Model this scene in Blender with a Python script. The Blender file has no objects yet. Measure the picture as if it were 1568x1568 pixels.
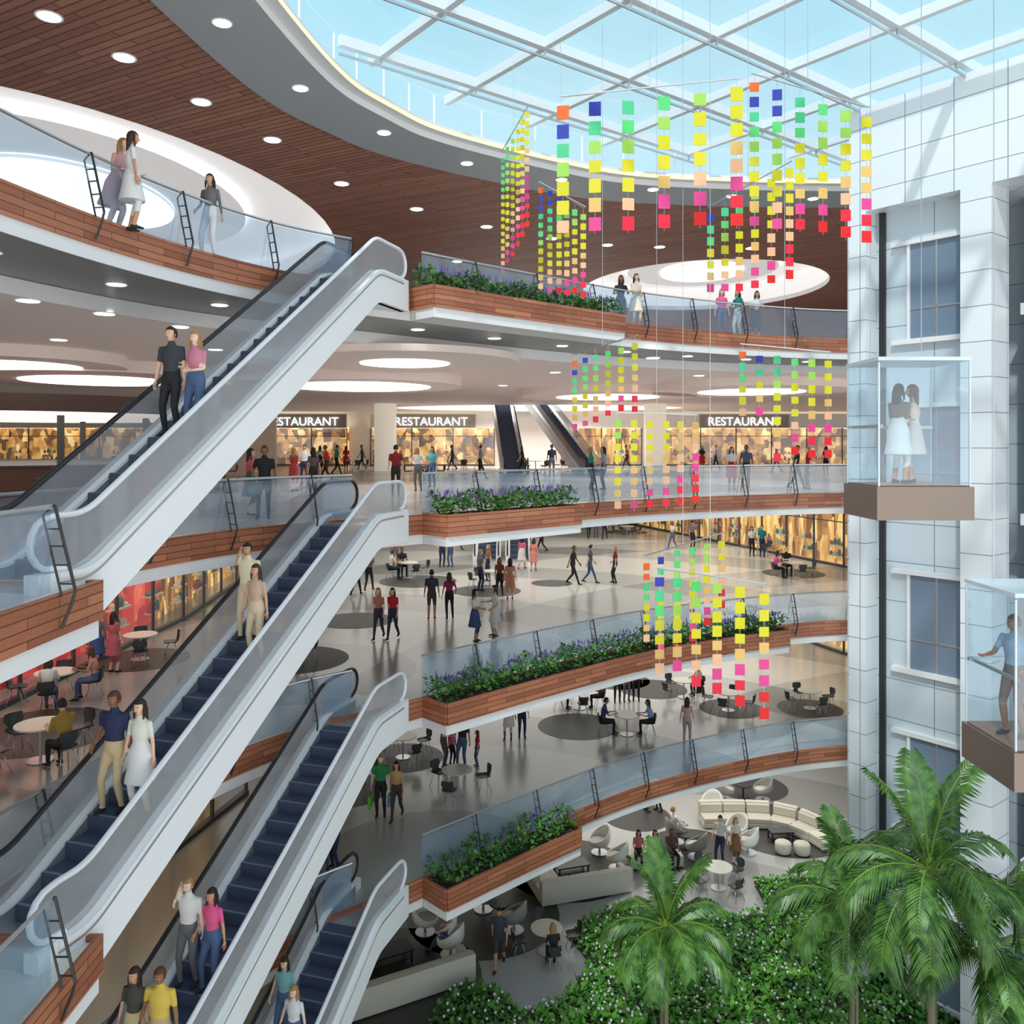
import bpy, bmesh, math, random
from mathutils import Vector, Matrix
from mathutils.geometry import tessellate_polygon
random.seed(7)
F=1300.0; HZ=680.0; EYE=15.4
L1,L2,L3,L4,L5=0.0,4.5,9.0,13.57,19.1
ZC=24.1
sc=bpy.context.scene
COL=sc.collection
def at(px,py,z):
    y=F*(EYE-z)/(py-HZ); return ((px-784)*y/F, y)
def pxo(x,y): return 784+F*x/y

# ---------------------------------------------------------------- materials
MC={}
def mat(name,col,rough=0.5,metal=0.0,emit=0.0,spec=0.5,ecol=None):
    k=(name,)
    if k in MC: return MC[k]
    m=bpy.data.materials.new(name); m.use_nodes=True
    b=m.node_tree.nodes['Principled BSDF']
    b.inputs['Base Color'].default_value=(*col,1); b.inputs['Roughness'].default_value=rough
    b.inputs['Metallic'].default_value=metal
    b.inputs['Specular IOR Level'].default_value=spec
    if emit>0:
        b.inputs['Emission Color'].default_value=(*(ecol or col),1); b.inputs['Emission Strength'].default_value=emit
    m.diffuse_color=(*col,1)
    MC[k]=m; return m
def s2l(r,g,b):
    f=lambda c:(c/255/12.92) if c/255<=0.04045 else ((c/255+0.055)/1.055)**2.4
    return (f(r),f(g),f(b))
def colmat(prefix,rgb,rough=0.75):
    return mat(prefix+'_%d_%d_%d'%rgb,s2l(*rgb),rough)
def glassmat(name,tint,rough=0.05,diff=0.1,gl=0.1,dcol=(0.8,0.85,0.9)):
    m=bpy.data.materials.new(name); m.use_nodes=True; nt=m.node_tree; nt.nodes.clear()
    o=nt.nodes.new('ShaderNodeOutputMaterial'); t=nt.nodes.new('ShaderNodeBsdfTransparent'); t.inputs[0].default_value=(*tint,1)
    g=nt.nodes.new('ShaderNodeBsdfGlossy'); g.inputs['Roughness'].default_value=rough
    d=nt.nodes.new('ShaderNodeBsdfDiffuse'); d.inputs[0].default_value=(*dcol,1)
    a=nt.nodes.new('ShaderNodeMixShader'); a.inputs[0].default_value=diff
    b=nt.nodes.new('ShaderNodeMixShader'); b.inputs[0].default_value=gl
    nt.links.new(t.outputs[0],a.inputs[1]); nt.links.new(d.outputs[0],a.inputs[2])
    nt.links.new(a.outputs[0],b.inputs[1]); nt.links.new(g.outputs[0],b.inputs[2]); nt.links.new(b.outputs[0],o.inputs[0])
    return m
def brickmat(name,c1,c2,mort,scale,bw,rh,ms=0.02,rough=0.5,use='UV',emit=0,offset=0.5,noise=0.0,rot=0.0,bias=0.0):
    m=bpy.data.materials.new(name); m.use_nodes=True; nt=m.node_tree; b=nt.nodes['Principled BSDF']
    tc=nt.nodes.new('ShaderNodeTexCoord'); mp=nt.nodes.new('ShaderNodeMapping'); mp.inputs['Rotation'].default_value=(0,0,rot)
    br=nt.nodes.new('ShaderNodeTexBrick'); br.offset=offset
    br.inputs['Color1'].default_value=(*c1,1); br.inputs['Color2'].default_value=(*c2,1); br.inputs['Mortar'].default_value=(*mort,1)
    br.inputs['Scale'].default_value=scale; br.inputs['Mortar Size'].default_value=ms; br.inputs['Brick Width'].default_value=bw; br.inputs['Row Height'].default_value=rh
    br.inputs['Bias'].default_value=bias
    nt.links.new(tc.outputs[use],mp.inputs[0]); nt.links.new(mp.outputs[0],br.inputs[0])
    out=br.outputs['Color']
    if noise>0:
        n=nt.nodes.new('ShaderNodeTexNoise'); n.inputs['Scale'].default_value=3; n.inputs['Detail'].default_value=5
        m2=nt.nodes.new('ShaderNodeMapping'); m2.inputs['Scale'].default_value=(1,8,8)
        nt.links.new(mp.outputs[0],m2.inputs[0]); nt.links.new(m2.outputs[0],n.inputs[0])
        mr=nt.nodes.new('ShaderNodeMapRange'); mr.inputs[3].default_value=1-noise; mr.inputs[4].default_value=1+noise
        nt.links.new(n.outputs[0],mr.inputs[0])
        mx=nt.nodes.new('ShaderNodeVectorMath'); mx.operation='SCALE'
        nt.links.new(out,mx.inputs[0]); nt.links.new(mr.outputs[0],mx.inputs['Scale']); out=mx.outputs[0]
    nt.links.new(out,b.inputs['Base Color']); b.inputs['Roughness'].default_value=rough
    if emit>0:
        nt.links.new(out,b.inputs['Emission Color']); b.inputs['Emission Strength'].default_value=emit
    return m
def shopmat(name,cols,emit,sx=1.3,sy=.9):
    m=bpy.data.materials.new(name); m.use_nodes=True; nt=m.node_tree; b=nt.nodes['Principled BSDF']
    tc=nt.nodes.new('ShaderNodeTexCoord'); mp=nt.nodes.new('ShaderNodeMapping'); mp.inputs['Scale'].default_value=(sx,sy,1)
    nt.links.new(tc.outputs['UV'],mp.inputs[0])
    v=nt.nodes.new('ShaderNodeTexVoronoi'); v.distance='CHEBYCHEV'; v.inputs['Scale'].default_value=1.4; nt.links.new(mp.outputs[0],v.inputs[0])
    n=nt.nodes.new('ShaderNodeTexNoise'); n.inputs['Scale'].default_value=.9; n.inputs['Detail'].default_value=6; nt.links.new(mp.outputs[0],n.inputs[0])
    sp=nt.nodes.new('ShaderNodeSeparateXYZ'); nt.links.new(v.outputs['Color'],sp.inputs[0])
    a=nt.nodes.new('ShaderNodeMath'); a.operation='MULTIPLY_ADD'; a.inputs[1].default_value=.45; nt.links.new(sp.outputs[0],a.inputs[0])
    c=nt.nodes.new('ShaderNodeMath'); c.operation='MULTIPLY'; c.inputs[1].default_value=.6; nt.links.new(n.outputs[0],c.inputs[0]); nt.links.new(c.outputs[0],a.inputs[2])
    r=nt.nodes.new('ShaderNodeValToRGB'); nt.links.new(a.outputs[0],r.inputs[0])
    e=r.color_ramp.elements; e[0].position=.25; e[0].color=(*s2l(*cols[0]),1); e[1].position=.82; e[1].color=(*s2l(*cols[-1]),1)
    for i,cc in enumerate(cols[1:-1]): q=e.new(.25+.57*(i+1)/(len(cols)-1)); q.color=(*s2l(*cc),1)
    nt.links.new(r.outputs[0],b.inputs['Base Color']); nt.links.new(r.outputs[0],b.inputs['Emission Color']); b.inputs['Emission Strength'].default_value=emit
    return m
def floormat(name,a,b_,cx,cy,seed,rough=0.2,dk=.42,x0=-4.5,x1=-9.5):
    m=bpy.data.materials.new(name); m.use_nodes=True; nt=m.node_tree; b=nt.nodes['Principled BSDF']
    tc=nt.nodes.new('ShaderNodeTexCoord')
    def ring(cx,cy,per,thr,ph):
        vm=nt.nodes.new('ShaderNodeVectorMath'); vm.operation='DISTANCE'; vm.inputs[1].default_value=(cx,cy,seed)
        nt.links.new(tc.outputs['Object'],vm.inputs[0])
        mm=nt.nodes.new('ShaderNodeMath'); mm.operation='MULTIPLY_ADD'; mm.inputs[1].default_value=6.283/per; mm.inputs[2].default_value=ph
        nt.links.new(vm.outputs['Value'],mm.inputs[0])
        sn=nt.nodes.new('ShaderNodeMath'); sn.operation='SINE'; nt.links.new(mm.outputs[0],sn.inputs[0])
        gt=nt.nodes.new('ShaderNodeMath'); gt.operation='GREATER_THAN'; gt.inputs[1].default_value=thr; nt.links.new(sn.outputs[0],gt.inputs[0])
        return gt
    r1=ring(cx,cy,9.0,0.35,0.5); r2=ring(cx+30,cy-8,13.0,0.55,1.0)
    mx=nt.nodes.new('ShaderNodeMix'); mx.data_type='RGBA'; mx.inputs[6].default_value=(*a,1); mx.inputs[7].default_value=(*b_,1)
    mm=nt.nodes.new('ShaderNodeMath'); mm.operation='MULTIPLY_ADD'; mm.inputs[1].default_value=0.5
    m3=nt.nodes.new('ShaderNodeMath'); m3.operation='MULTIPLY'; m3.inputs[1].default_value=0.5; nt.links.new(r2.outputs[0],m3.inputs[0])
    nt.links.new(r1.outputs[0],mm.inputs[0]); nt.links.new(m3.outputs[0],mm.inputs[2]); nt.links.new(mm.outputs[0],mx.inputs[0])
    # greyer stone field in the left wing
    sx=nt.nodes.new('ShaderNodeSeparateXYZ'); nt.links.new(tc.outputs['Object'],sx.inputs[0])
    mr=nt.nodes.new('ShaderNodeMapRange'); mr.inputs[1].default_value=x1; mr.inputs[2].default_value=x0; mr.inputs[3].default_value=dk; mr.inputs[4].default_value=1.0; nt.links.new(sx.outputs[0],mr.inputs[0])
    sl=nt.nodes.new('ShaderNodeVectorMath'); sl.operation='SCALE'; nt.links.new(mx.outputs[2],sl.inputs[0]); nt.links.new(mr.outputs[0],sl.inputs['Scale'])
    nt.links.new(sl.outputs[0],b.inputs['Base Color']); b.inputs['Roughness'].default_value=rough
    return m
def noisemat(name,c1,c2,scale=4,rough=0.7):
    m=bpy.data.materials.new(name); m.use_nodes=True; nt=m.node_tree; b=nt.nodes['Principled BSDF']
    tc=nt.nodes.new('ShaderNodeTexCoord'); n=nt.nodes.new('ShaderNodeTexNoise'); n.inputs['Scale'].default_value=scale
    r=nt.nodes.new('ShaderNodeValToRGB'); r.color_ramp.elements[0].color=(*c1,1); r.color_ramp.elements[1].color=(*c2,1)
    r.color_ramp.elements[0].position=0.35; r.color_ramp.elements[1].position=0.65
    nt.links.new(tc.outputs['Object'],n.inputs[0]); nt.links.new(n.outputs[0],r.inputs[0]); nt.links.new(r.outputs[0],b.inputs['Base Color'])
    b.inputs['Roughness'].default_value=rough
    return m

WHITE=mat('white_plaster',(0.82,0.82,0.82),0.6)
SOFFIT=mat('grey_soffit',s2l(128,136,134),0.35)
RINGM=mat('ring_soffit',s2l(176,184,188),0.4)
CEILW=mat('ceiling_paint_glow',s2l(236,220,212),0.6,0,.07)  # faint glow put into the paint to lift the dim ceiling
WALLW=mat('wall_paint',s2l(238,235,230),0.6)
STEEL=mat('brushed_steel',(0.55,0.57,0.6),0.3,0.7)
BLACK=mat('black_steel',(0.02,0.02,0.022),0.4)
DARK=mat('dark_grey',(0.06,0.06,0.065),0.5)
RUG=mat('dark_inlay',s2l(66,63,60),0.5)
LIGHT=mat('lamp_white',(1,1,1),0.5,0,9.0)
LUMI=mat('luminous_panel',(1,0.97,0.93),0.5,0,3.2)
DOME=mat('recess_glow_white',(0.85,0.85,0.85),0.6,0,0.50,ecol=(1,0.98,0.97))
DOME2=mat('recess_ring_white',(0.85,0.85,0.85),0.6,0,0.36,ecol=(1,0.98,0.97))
TRIM=mat('cove_warm',(.9,0.75,0.4),0.5,0,0.85,ecol=(1,.80,.38))
WOOD=brickmat('fascia_wood',s2l(190,124,90),s2l(150,88,62),s2l(96,54,38),1.0,1.3,0.125,0.008,0.45,noise=0.22)
WOODC=brickmat('ceiling_wood',s2l(190,136,112),s2l(164,110,90),s2l(108,70,58),1.0,3.2,0.22,0.02,0.5,use='Object',noise=0.25,rot=0.5)
PANEL=brickmat('facade_panel',s2l(234,240,243),s2l(226,234,239),s2l(140,150,158),1.0,1.3,0.9,0.012,0.3,offset=0.0)
PANEL2=brickmat('facade_panel_grey',s2l(206,218,225),s2l(198,211,220),s2l(122,134,144),1.0,1.4,1.1,0.012,0.3,offset=0.0)
SHOP=shopmat('shop_display_warm',[(50,32,22),(120,78,40),(205,146,74),(250,215,150)],.95)
SHOPR=shopmat('shop_display_red',[(60,10,10),(170,26,22),(200,50,36),(235,120,90)],.9,1.0,.7)
SHOPG=shopmat('shop_display_gold',[(64,34,18),(140,84,36),(222,160,72),(255,228,160)],.9,2.0,.5)
SIGN=mat('sign_white',(1,1,1),0.5,0,1.2)
GLASS=glassmat('rail_glass',(0.72,0.85,0.95),diff=0.22,gl=0.12,dcol=(0.45,0.62,0.82))
EGLASS=glassmat('escalator_glass',(0.72,0.74,0.77),diff=0.5,gl=0.12,dcol=(0.55,0.56,0.58))
CGLASS=glassmat('cab_glass',(0.84,0.93,0.98),diff=0.10,gl=0.10,dcol=(0.6,0.78,0.9))
SGLASS=glassmat('skylight_glass',(0.90,0.98,1.0),diff=0.06,gl=0.04,dcol=(0.7,0.9,1))
WINB=mat('window_blue_grey',s2l(120,138,158),0.15)
DARKGL=mat('dark_blue_glass',s2l(56,70,88),0.1)
LEAF=noisemat('leaf_green',(0.03,0.12,0.02),(0.10,0.28,0.04),3)
LEAF2=noisemat('hedge_green',(0.05,0.20,0.02),(0.15,0.40,0.05),2)
PALML=noisemat('palm_leaf',(0.03,0.10,0.018),(0.11,0.25,0.04),5,0.4)
TRUNK=brickmat('palm_trunk',s2l(150,146,116),s2l(122,120,90),s2l(84,78,58),1.0,5,0.16,0.02,0.8,use='Object')
SHAFT=mat('palm_crownshaft',s2l(120,150,50),0.5)
PURPLE=mat('flower_purple',s2l(96,70,150),0.7)
PINKW=mat('flower_white',s2l(240,225,235),0.7)
SOIL=mat('soil',(0.05,0.04,0.03),0.9)
CREAM=mat('sofa_cream',s2l(204,199,184),0.7)
CHW=mat('lounge_shell_white',s2l(226,226,222),0.35)
CHG=mat('lounge_shell_grey',s2l(150,150,144),0.5)
CHD=mat('cafe_chair_shell',s2l(66,68,72),0.4)
TTOP=mat('table_top_cream',s2l(226,222,204),0.3)
STEP=mat('escalator_step',s2l(70,80,104),0.5)

# ---------------------------------------------------------------- mesh builder
class MB:
    def __init__(s): s.v=[];s.f=[];s.m=[];s.uv=[]
    def add(s,vs,fs,m=0,uvs=None):
        o=len(s.v); s.v+=[tuple(v) for v in vs]
        for i,f in enumerate(fs):
            s.f.append([a+o for a in f]); s.m.append(m); s.uv.append(uvs[i] if uvs else None)
    def box(s,c,d,rz=0,m=0,M=None):
        x,y,z=d[0]/2,d[1]/2,d[2]/2
        vs=[Vector((a*x,b*y,e*z)) for e in(-1,1) for a,b in((-1,-1),(1,-1),(1,1),(-1,1))]
        R=M if M else Matrix.Rotation(rz,3,'Z')
        vs=[R@v+Vector(c) for v in vs]
        s.add(vs,[(3,2,1,0),(4,5,6,7),(0,1,5,4),(1,2,6,5),(2,3,7,6),(3,0,4,7)],m)
    def sheet(s,pts,z0,z1,m=0):
        n=len(pts); s.add([(p[0],p[1],z0) for p in pts]+[(p[0],p[1],z1) for p in pts],[(i,i+1,n+i+1,n+i) for i in range(n-1)],m)
    def tube(s,path,rad,n=8,m=0,side=None,cap=True):
        P=[Vector(p) for p in path]; vs=[];fs=[]
        if not isinstance(rad,(list,tuple)): rad=[rad]*len(P)
        ref=None
        for i,p in enumerate(P):
            t=(P[min(i+1,len(P)-1)]-P[max(i-1,0)])
            t=t.normalized() if t.length>1e-9 else Vector((0,0,1))
            if side is not None:
                a=Vector(side); a=(a-t*a.dot(t)); 
                a=a.normalized() if a.length>1e-4 else t.orthogonal().normalized()
            else:
                a=t.orthogonal().normalized() if ref is None else (ref-t*ref.dot(t)).normalized()
                ref=a
            b=t.cross(a)
            r=rad[i]; ra,rb=(r if isinstance(r,(list,tuple)) else (r,r))
            for k in range(n):
                th=2*math.pi*k/n; vs.append(p+a*(ra*math.cos(th))+b*(rb*math.sin(th)))
        for i in range(len(P)-1):
            for k in range(n):
                k2=(k+1)%n; fs.append((i*n+k,i*n+k2,(i+1)*n+k2,(i+1)*n+k))
        if cap:
            fs.append(tuple(range(n-1,-1,-1))); fs.append(tuple((len(P)-1)*n+k for k in range(n)))
        s.add(vs,fs,m)
    def sph(s,c,r,m=0,nu=10,nv=7,R=None):
        if not isinstance(r,(list,tuple)): r=(r,r,r)
        vs=[];fs=[]; R=R or Matrix.Identity(3)
        for j in range(nv+1):
            ph=math.pi*j/nv
            for i in range(nu):
                th=2*math.pi*i/nu
                vs.append(R@Vector((r[0]*math.sin(ph)*math.cos(th),r[1]*math.sin(ph)*math.sin(th),-r[2]*math.cos(ph)))+Vector(c))
        for j in range(nv):
            for i in range(nu):
                i2=(i+1)%nu; fs.append((j*nu+i,j*nu+i2,(j+1)*nu+i2,(j+1)*nu+i))
        s.add(vs,fs,m)
    def disc(s,c,rx,ry,h,m=0,n=40,ms=None,rz=0):
        vs=[]
        for z in (0,h):
            for k in range(n):
                th=2*math.pi*k/n; x,y=rx*math.cos(th),ry*math.sin(th)
                vs.append((c[0]+x*math.cos(rz)-y*math.sin(rz),c[1]+x*math.sin(rz)+y*math.cos(rz),c[2]+z))
        s.add(vs,[tuple(range(n-1,-1,-1)),tuple(range(n,2*n))],m)
        s.add(vs,[(k,(k+1)%n,n+(k+1)%n,n+k) for k in range(n)],m if ms is None else ms)
    def poly(s,loops,z0,z1,mtop=0,mbot=0,mside=0,sides=True):
        tr=tessellate_polygon([[Vector((p[0],p[1],0)) for p in l] for l in loops])
        fl=[p for l in loops for p in l]; n=len(fl)
        def up(t):
            a,b,c=[fl[i] for i in t]; cr=(b[0]-a[0])*(c[1]-a[1])-(b[1]-a[1])*(c[0]-a[0]); return t if cr>0 else (t[0],t[2],t[1])
        tr=[up(t) for t in tr]
        s.add([(p[0],p[1],z1) for p in fl],tr,mtop)
        s.add([(p[0],p[1],z0) for p in fl],[(t[0],t[2],t[1]) for t in tr],mbot)
        if sides:
            for l in loops:
                k=len(l); vs=[(p[0],p[1],z0) for p in l]+[(p[0],p[1],z1) for p in l]
                s.add(vs,[(i,(i+1)%k,k+(i+1)%k,k+i) for i in range(k)],mside)
    def band(s,pts,z0,z1,th,m=0):
        off=offset(pts,th); n=len(pts); u=0; us=[0]
        for i in range(1,n): u+=math.dist(pts[i],pts[i-1]); us.append(u)
        vs=[(p[0],p[1],z0) for p in off]+[(p[0],p[1],z1) for p in off]+[(p[0],p[1],z1) for p in pts]+[(p[0],p[1],z0) for p in pts]
        fs=[];uv=[]
        for i in range(n-1):
            for a,b,va,vb in((0,1,z0,z1),(1,2,z1,z1+th),(2,3,z1,z0),(3,0,z0-th,z0)):
                fs.append((a*n+i,a*n+i+1,b*n+i+1,b*n+i)); uv.append([(us[i],va),(us[i+1],va),(us[i+1],vb),(us[i],vb)])
        for i in (0,n-1):
            fs.append((i,n+i,2*n+i,3*n+i)); uv.append([(0,z0),(0,z1),(th,z1),(th,z0)])
        s.add(vs,fs,m,uv)
    def mesh(s,name,mats,smooth=False):
        me=bpy.data.meshes.new(name); me.from_pydata(s.v,[],s.f)
        for mt in mats: me.materials.append(mt)
        me.polygons.foreach_set('material_index',s.m)
        me.polygons.foreach_set('use_smooth',[smooth]*len(s.f))
        ul=me.uv_layers.new(name='UVMap').data
        for p,uv in zip(me.polygons,s.uv):
            if uv is None:
                nn=p.normal
                for li in p.loop_indices:
                    co=me.vertices[me.loops[li].vertex_index].co
                    if abs(nn.z)>0.7: ul[li].uv=(co.x,co.y)
                    else:
                        l=math.hypot(nn.x,nn.y) or 1; ul[li].uv=((-nn.y*co.x+nn.x*co.y)/l,co.z)
            else:
                for li,q in zip(p.loop_indices,uv): ul[li].uv=q
        me.update(); return me
    def obj(s,name,mats,smooth=False,loc=(0,0,0),rz=0,parent=None):
        return place(s.mesh(name,mats,smooth),name,loc,rz,parent)
def place(me,name,loc=(0,0,0),rz=0,parent=None,scale=1):
    o=bpy.data.objects.new(name,me); COL.objects.link(o); o.location=loc; o.rotation_euler=(0,0,rz); o.scale=(scale,)*3
    if parent: o.parent=parent
    return o
def empty(name,loc=(0,0,0)):
    o=bpy.data.objects.new(name,None); COL.objects.link(o); o.location=loc; return o
def bev(o,w=0.03,seg=2):
    b=o.modifiers.new('b','BEVEL'); b.width=w; b.segments=seg; b.limit_method='ANGLE'; return o
def offset(pts,d,closed=False):
    n=len(pts); out=[]
    for i,p in enumerate(pts):
        a=pts[(i-1)%n] if (closed or i>0) else p; b=pts[(i+1)%n] if (closed or i<n-1) else p
        d1=Vector((p[0]-a[0],p[1]-a[1])); d2=Vector((b[0]-p[0],b[1]-p[1]))
        if d1.length<1e-9: d1=d2
        if d2.length<1e-9: d2=d1
        d1.normalize(); d2.normalize()
        n1=Vector((d1.y,-d1.x)); n2=Vector((d2.y,-d2.x)); nn=n1+n2
        if nn.length<1e-6: nn=n1
        nn.normalize(); k=d/max(0.5,nn.dot(n1)); out.append((p[0]+nn.x*k,p[1]+nn.y*k))
    return out
def catmull(P,per=10,closed=False):
    out=[]; n=len(P)
    rng=range(n if closed else n-1)
    for i in rng:
        if closed: p0,p1,p2,p3=P[(i-1)%n],P[i],P[(i+1)%n],P[(i+2)%n]
        else: p0,p1,p2,p3=P[max(i-1,0)],P[i],P[i+1],P[min(i+2,n-1)]
        for k in range(per):
            t=k/per
            out.append(tuple(0.5*((2*p1[j])+(-p0[j]+p2[j])*t+(2*p0[j]-5*p1[j]+4*p2[j]-p3[j])*t*t+(-p0[j]+3*p1[j]-3*p2[j]+p3[j])*t**3) for j in (0,1)))
    if not closed: out.append(tuple(P[-1]))
    return out
def inside(x,y,P):
    c=False; j=len(P)-1
    for i in range(len(P)):
        if (P[i][1]>y)!=(P[j][1]>y) and x<(P[j][0]-P[i][0])*(y-P[i][1])/(P[j][1]-P[i][1])+P[i][0]: c=not c
        j=i
    return c

# ---------------------------------------------------------------- atrium outline
CP=[(-7.7,8),(-7.5,11),(-6.7,15),(-5.2,18.3),(-2.8,20.7),(1,24.3),(4.5,27.2),(9,29.6),(12.5,30.6),(17,31),(22,30.3)]
CURVE=catmull(CP,12)
TOPC=(-3.21,20.72)
LAND=[(-5.35,4),(-5.35,10.9),(-7.55,10.9)]
hole=[(2+11*math.cos(t),65+5.5*math.sin(t)) for t in [2*math.pi*k/40 for k in range(40)]]

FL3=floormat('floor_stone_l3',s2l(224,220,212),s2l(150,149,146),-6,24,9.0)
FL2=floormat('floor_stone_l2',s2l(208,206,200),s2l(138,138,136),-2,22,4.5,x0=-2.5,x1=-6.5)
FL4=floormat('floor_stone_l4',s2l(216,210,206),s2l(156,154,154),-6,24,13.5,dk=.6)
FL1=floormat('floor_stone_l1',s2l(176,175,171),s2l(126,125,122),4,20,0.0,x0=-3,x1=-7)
def leaf(mb,c,s,m):
    a=random.uniform(0,6.28); e=random.uniform(-.4,1.1); ca,sa=math.cos(a),math.sin(a); ce,se=math.cos(e),math.sin(e)
    d=Vector((ca*ce,sa*ce,se)); w=Vector((-sa,ca,random.uniform(-.4,.4)))*(s*.35); c=Vector(c)
    mb.add([c,c+d*s*.5+w,c+d*s,c+d*s*.5-w],[(0,1,2,3)],m)
def slab(z,fm,landing,planter_px,holes=[]):
    root=empty('balcony_floor',(0,0,0))
    cur=CURVE if not landing else [p for p in CURVE if p[1]>11.0]
    start=[(-45,4)]+(LAND if landing else [(-7.7,4)])
    outer=start+cur+[(45,30),(45,73.2),(-45,73.2)]
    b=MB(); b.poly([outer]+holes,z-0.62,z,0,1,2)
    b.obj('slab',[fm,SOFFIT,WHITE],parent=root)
    b=MB()
    b.band(cur,z-0.42,z+0.08,0.07,0); b.band(cur,z-0.66,z-0.42,0.03,1)
    if landing: b.band(LAND,z-0.42,z+0.08,0.07,0); b.band(LAND,z-0.66,z-0.42,0.03,1)
    else: b.band([(-7.7,4),(-7.7,8)],z-0.42,z+0.08,0.07,0)
    b.obj('wood_fascia',[WOOD,WHITE],parent=root)
    seg=[p for p in CURVE if planter_px[0]<pxo(*p)<planter_px[1]]
    o1=offset(seg,0.07); o2=offset(seg,0.95)
    b=MB(); b.poly([o1+o2[::-1]],z-0.66,z-0.40,1,1,1)
    b.poly([o1+o2[::-1]],z-0.40,z+0.02,2,1,0)
    b.band(o2,z-0.42,z+0.12,0.05,0)
    for a,c in ((o1[0],o2[0]),(o2[-1],o1[-1])):
        b.band([a,c],z-0.42,z+0.12,0.05,0)
    b.obj('planter_box',[WOOD,WHITE,SOIL],parent=root)
    g=MB(); r=MB(); runs=[]
    runcur=[]; 
    for p in cur:
        if math.dist(p,TOPC)<0.95:
            if len(runcur)>1: runs.append(runcur)
            runcur=[]
        else: runcur.append(p)
    runs.append(runcur)
    if landing: runs.append([(-5.35,4),(-5.35,6),(-5.35,8),(-5.35,9.9)])
    for run in runs:
        g.sheet(offset(run,-0.03),z+0.1,z+1.05,0)
        r.tube([(p[0],p[1],z+1.10) for p in offset(run,-0.02)],0.03,6,0)
        acc=0.6; 
        for i in range(1,len(run)):
            d=math.dist(run[i],run[i-1]); acc+=d
            if acc>2.1:
                acc=0; p=Vector(run[i]); t=(p-Vector(run[i-1])).normalized(); n=Vector((t.y,-t.x))
                q=lambda o,h:(p.x+n.x*o,p.y+n.y*o,z+h)
                r.tube([q(.1,-.32),q(.22,-.02),q(.26,.12),q(0.02,1.12)],0.02,5,1)
                r.tube([q(.1,.05),q(-.12,1.0),q(0.02,1.12)],0.015,5,1)
                for f in(.2,.42,.64,.84):
                    r.tube([q(.26-.24*(f-.12),f),q(.1-.22*(f-.05)/.95,f)],0.012,4,1)
    g.obj('glass_panels',[GLASS],parent=root)
    r.obj('handrail_and_posts',[STEEL,BLACK],parent=root)
    pl=MB()
    for i in range(len(seg)-1):
        L=math.dist(seg[i],seg[i+1])
        def pt():
            f=random.random(); w=random.uniform(.05,.98)
            a=[seg[i][j]*(1-f)+seg[i+1][j]*f for j in(0,1)]; c=[o2[i][j]*(1-f)+o2[i+1][j]*f for j in(0,1)]
            return a[0]*(1-w)+c[0]*w,a[1]*(1-w)+c[1]*w
        for k in range(int(L*320)):
            x,y=pt(); leaf(pl,(x,y,z+0.05+random.random()**0.7*(0.48+0.10*math.sin(x*5))),random.uniform(.09,.17),0)
        for k in range(int(L*34)):
            x,y=pt(); h=z+random.uniform(.50,.68)
            pl.tube([(x,y,h-.07),(x,y,h+.04)],[.022,.008],4,1)
    pl.obj('lavender_plants',[LEAF,PURPLE],parent=root)
slab(L5,FL4,False,(622,922),[hole])
slab(L4,FL4,True,(632,856))
slab(L3,FL3,True,(640,1182))
slab(L2,FL2,True,(632,858))
b=MB(); b.box((0,38,-0.1),(100,82,0.2)); b.obj('floor',[FL1])
def inlays(name,lst,z,m):
    b=MB()
    for px,py,r in lst:
        x,y=at(px,py,z); b.disc((x,y,z),r,r,0.006,0)
    b.obj(name,[m])
inlays('floor_inlay',[(545,950,1.4),(640,890,1.8),(445,1010,1.7),(60,1120,1.7),(845,893,.95),(1215,878,1.5),(960,815,1.5),(745,905,1.5),(215,1010,1.4)],L3,RUG)
inlays('floor_inlay',[(885,1112,1.55),(1000,1055,1.5),(525,1210,1.4),(945,1042,1.5),(1120,1085,1.3),(617,1160,1.4),(1240,1085,1.3)],L2,RUG)
inlays('floor_inlay',[(975,1250,1.4),(870,1330,2.3),(1060,1300,1.7),(740,1400,2.5),(1150,1205,1.6),(600,1500,2.6),(1200,1270,2.4)],L1,RUG)

# ---------------------------------------------------------------- upper ceiling with skylight
loopP=[(-7.4,6),(-7.3,12),(-6.95,16.6),(-6.2,20.9),(-5.1,23.3),(-3.6,25.4),(-.4,27.9),(3,29.8),(7.4,30.6),(12.2,30.8),(18,30.6),(24,28.6),(29,23),(30,14),(27,4),(18,-3),(8,-5),(0,-5),(-6,-2)]
LOOP=catmull(loopP,8,True)
def ell(cx,cy,rx,ry,n=56,rz=0):
    return [(cx+rx*math.cos(t)*math.cos(rz)-ry*math.sin(t)*math.sin(rz),cy+rx*math.cos(t)*math.sin(rz)+ry*math.sin(t)*math.cos(rz)) for t in [2*math.pi*k/n for k in range(n)]]
OVL=ell(-16.9,33,9.6,14); OVR=ell(10.6,47.5,6.6,7.6)
b=MB(); b.poly([[(-45,-8),(45,-8),(45,73),(-45,73)],LOOP,OVL,OVR],ZC,ZC+0.25,0,0,1)
root=b.obj('ceiling',[WOODC,WHITE])
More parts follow.
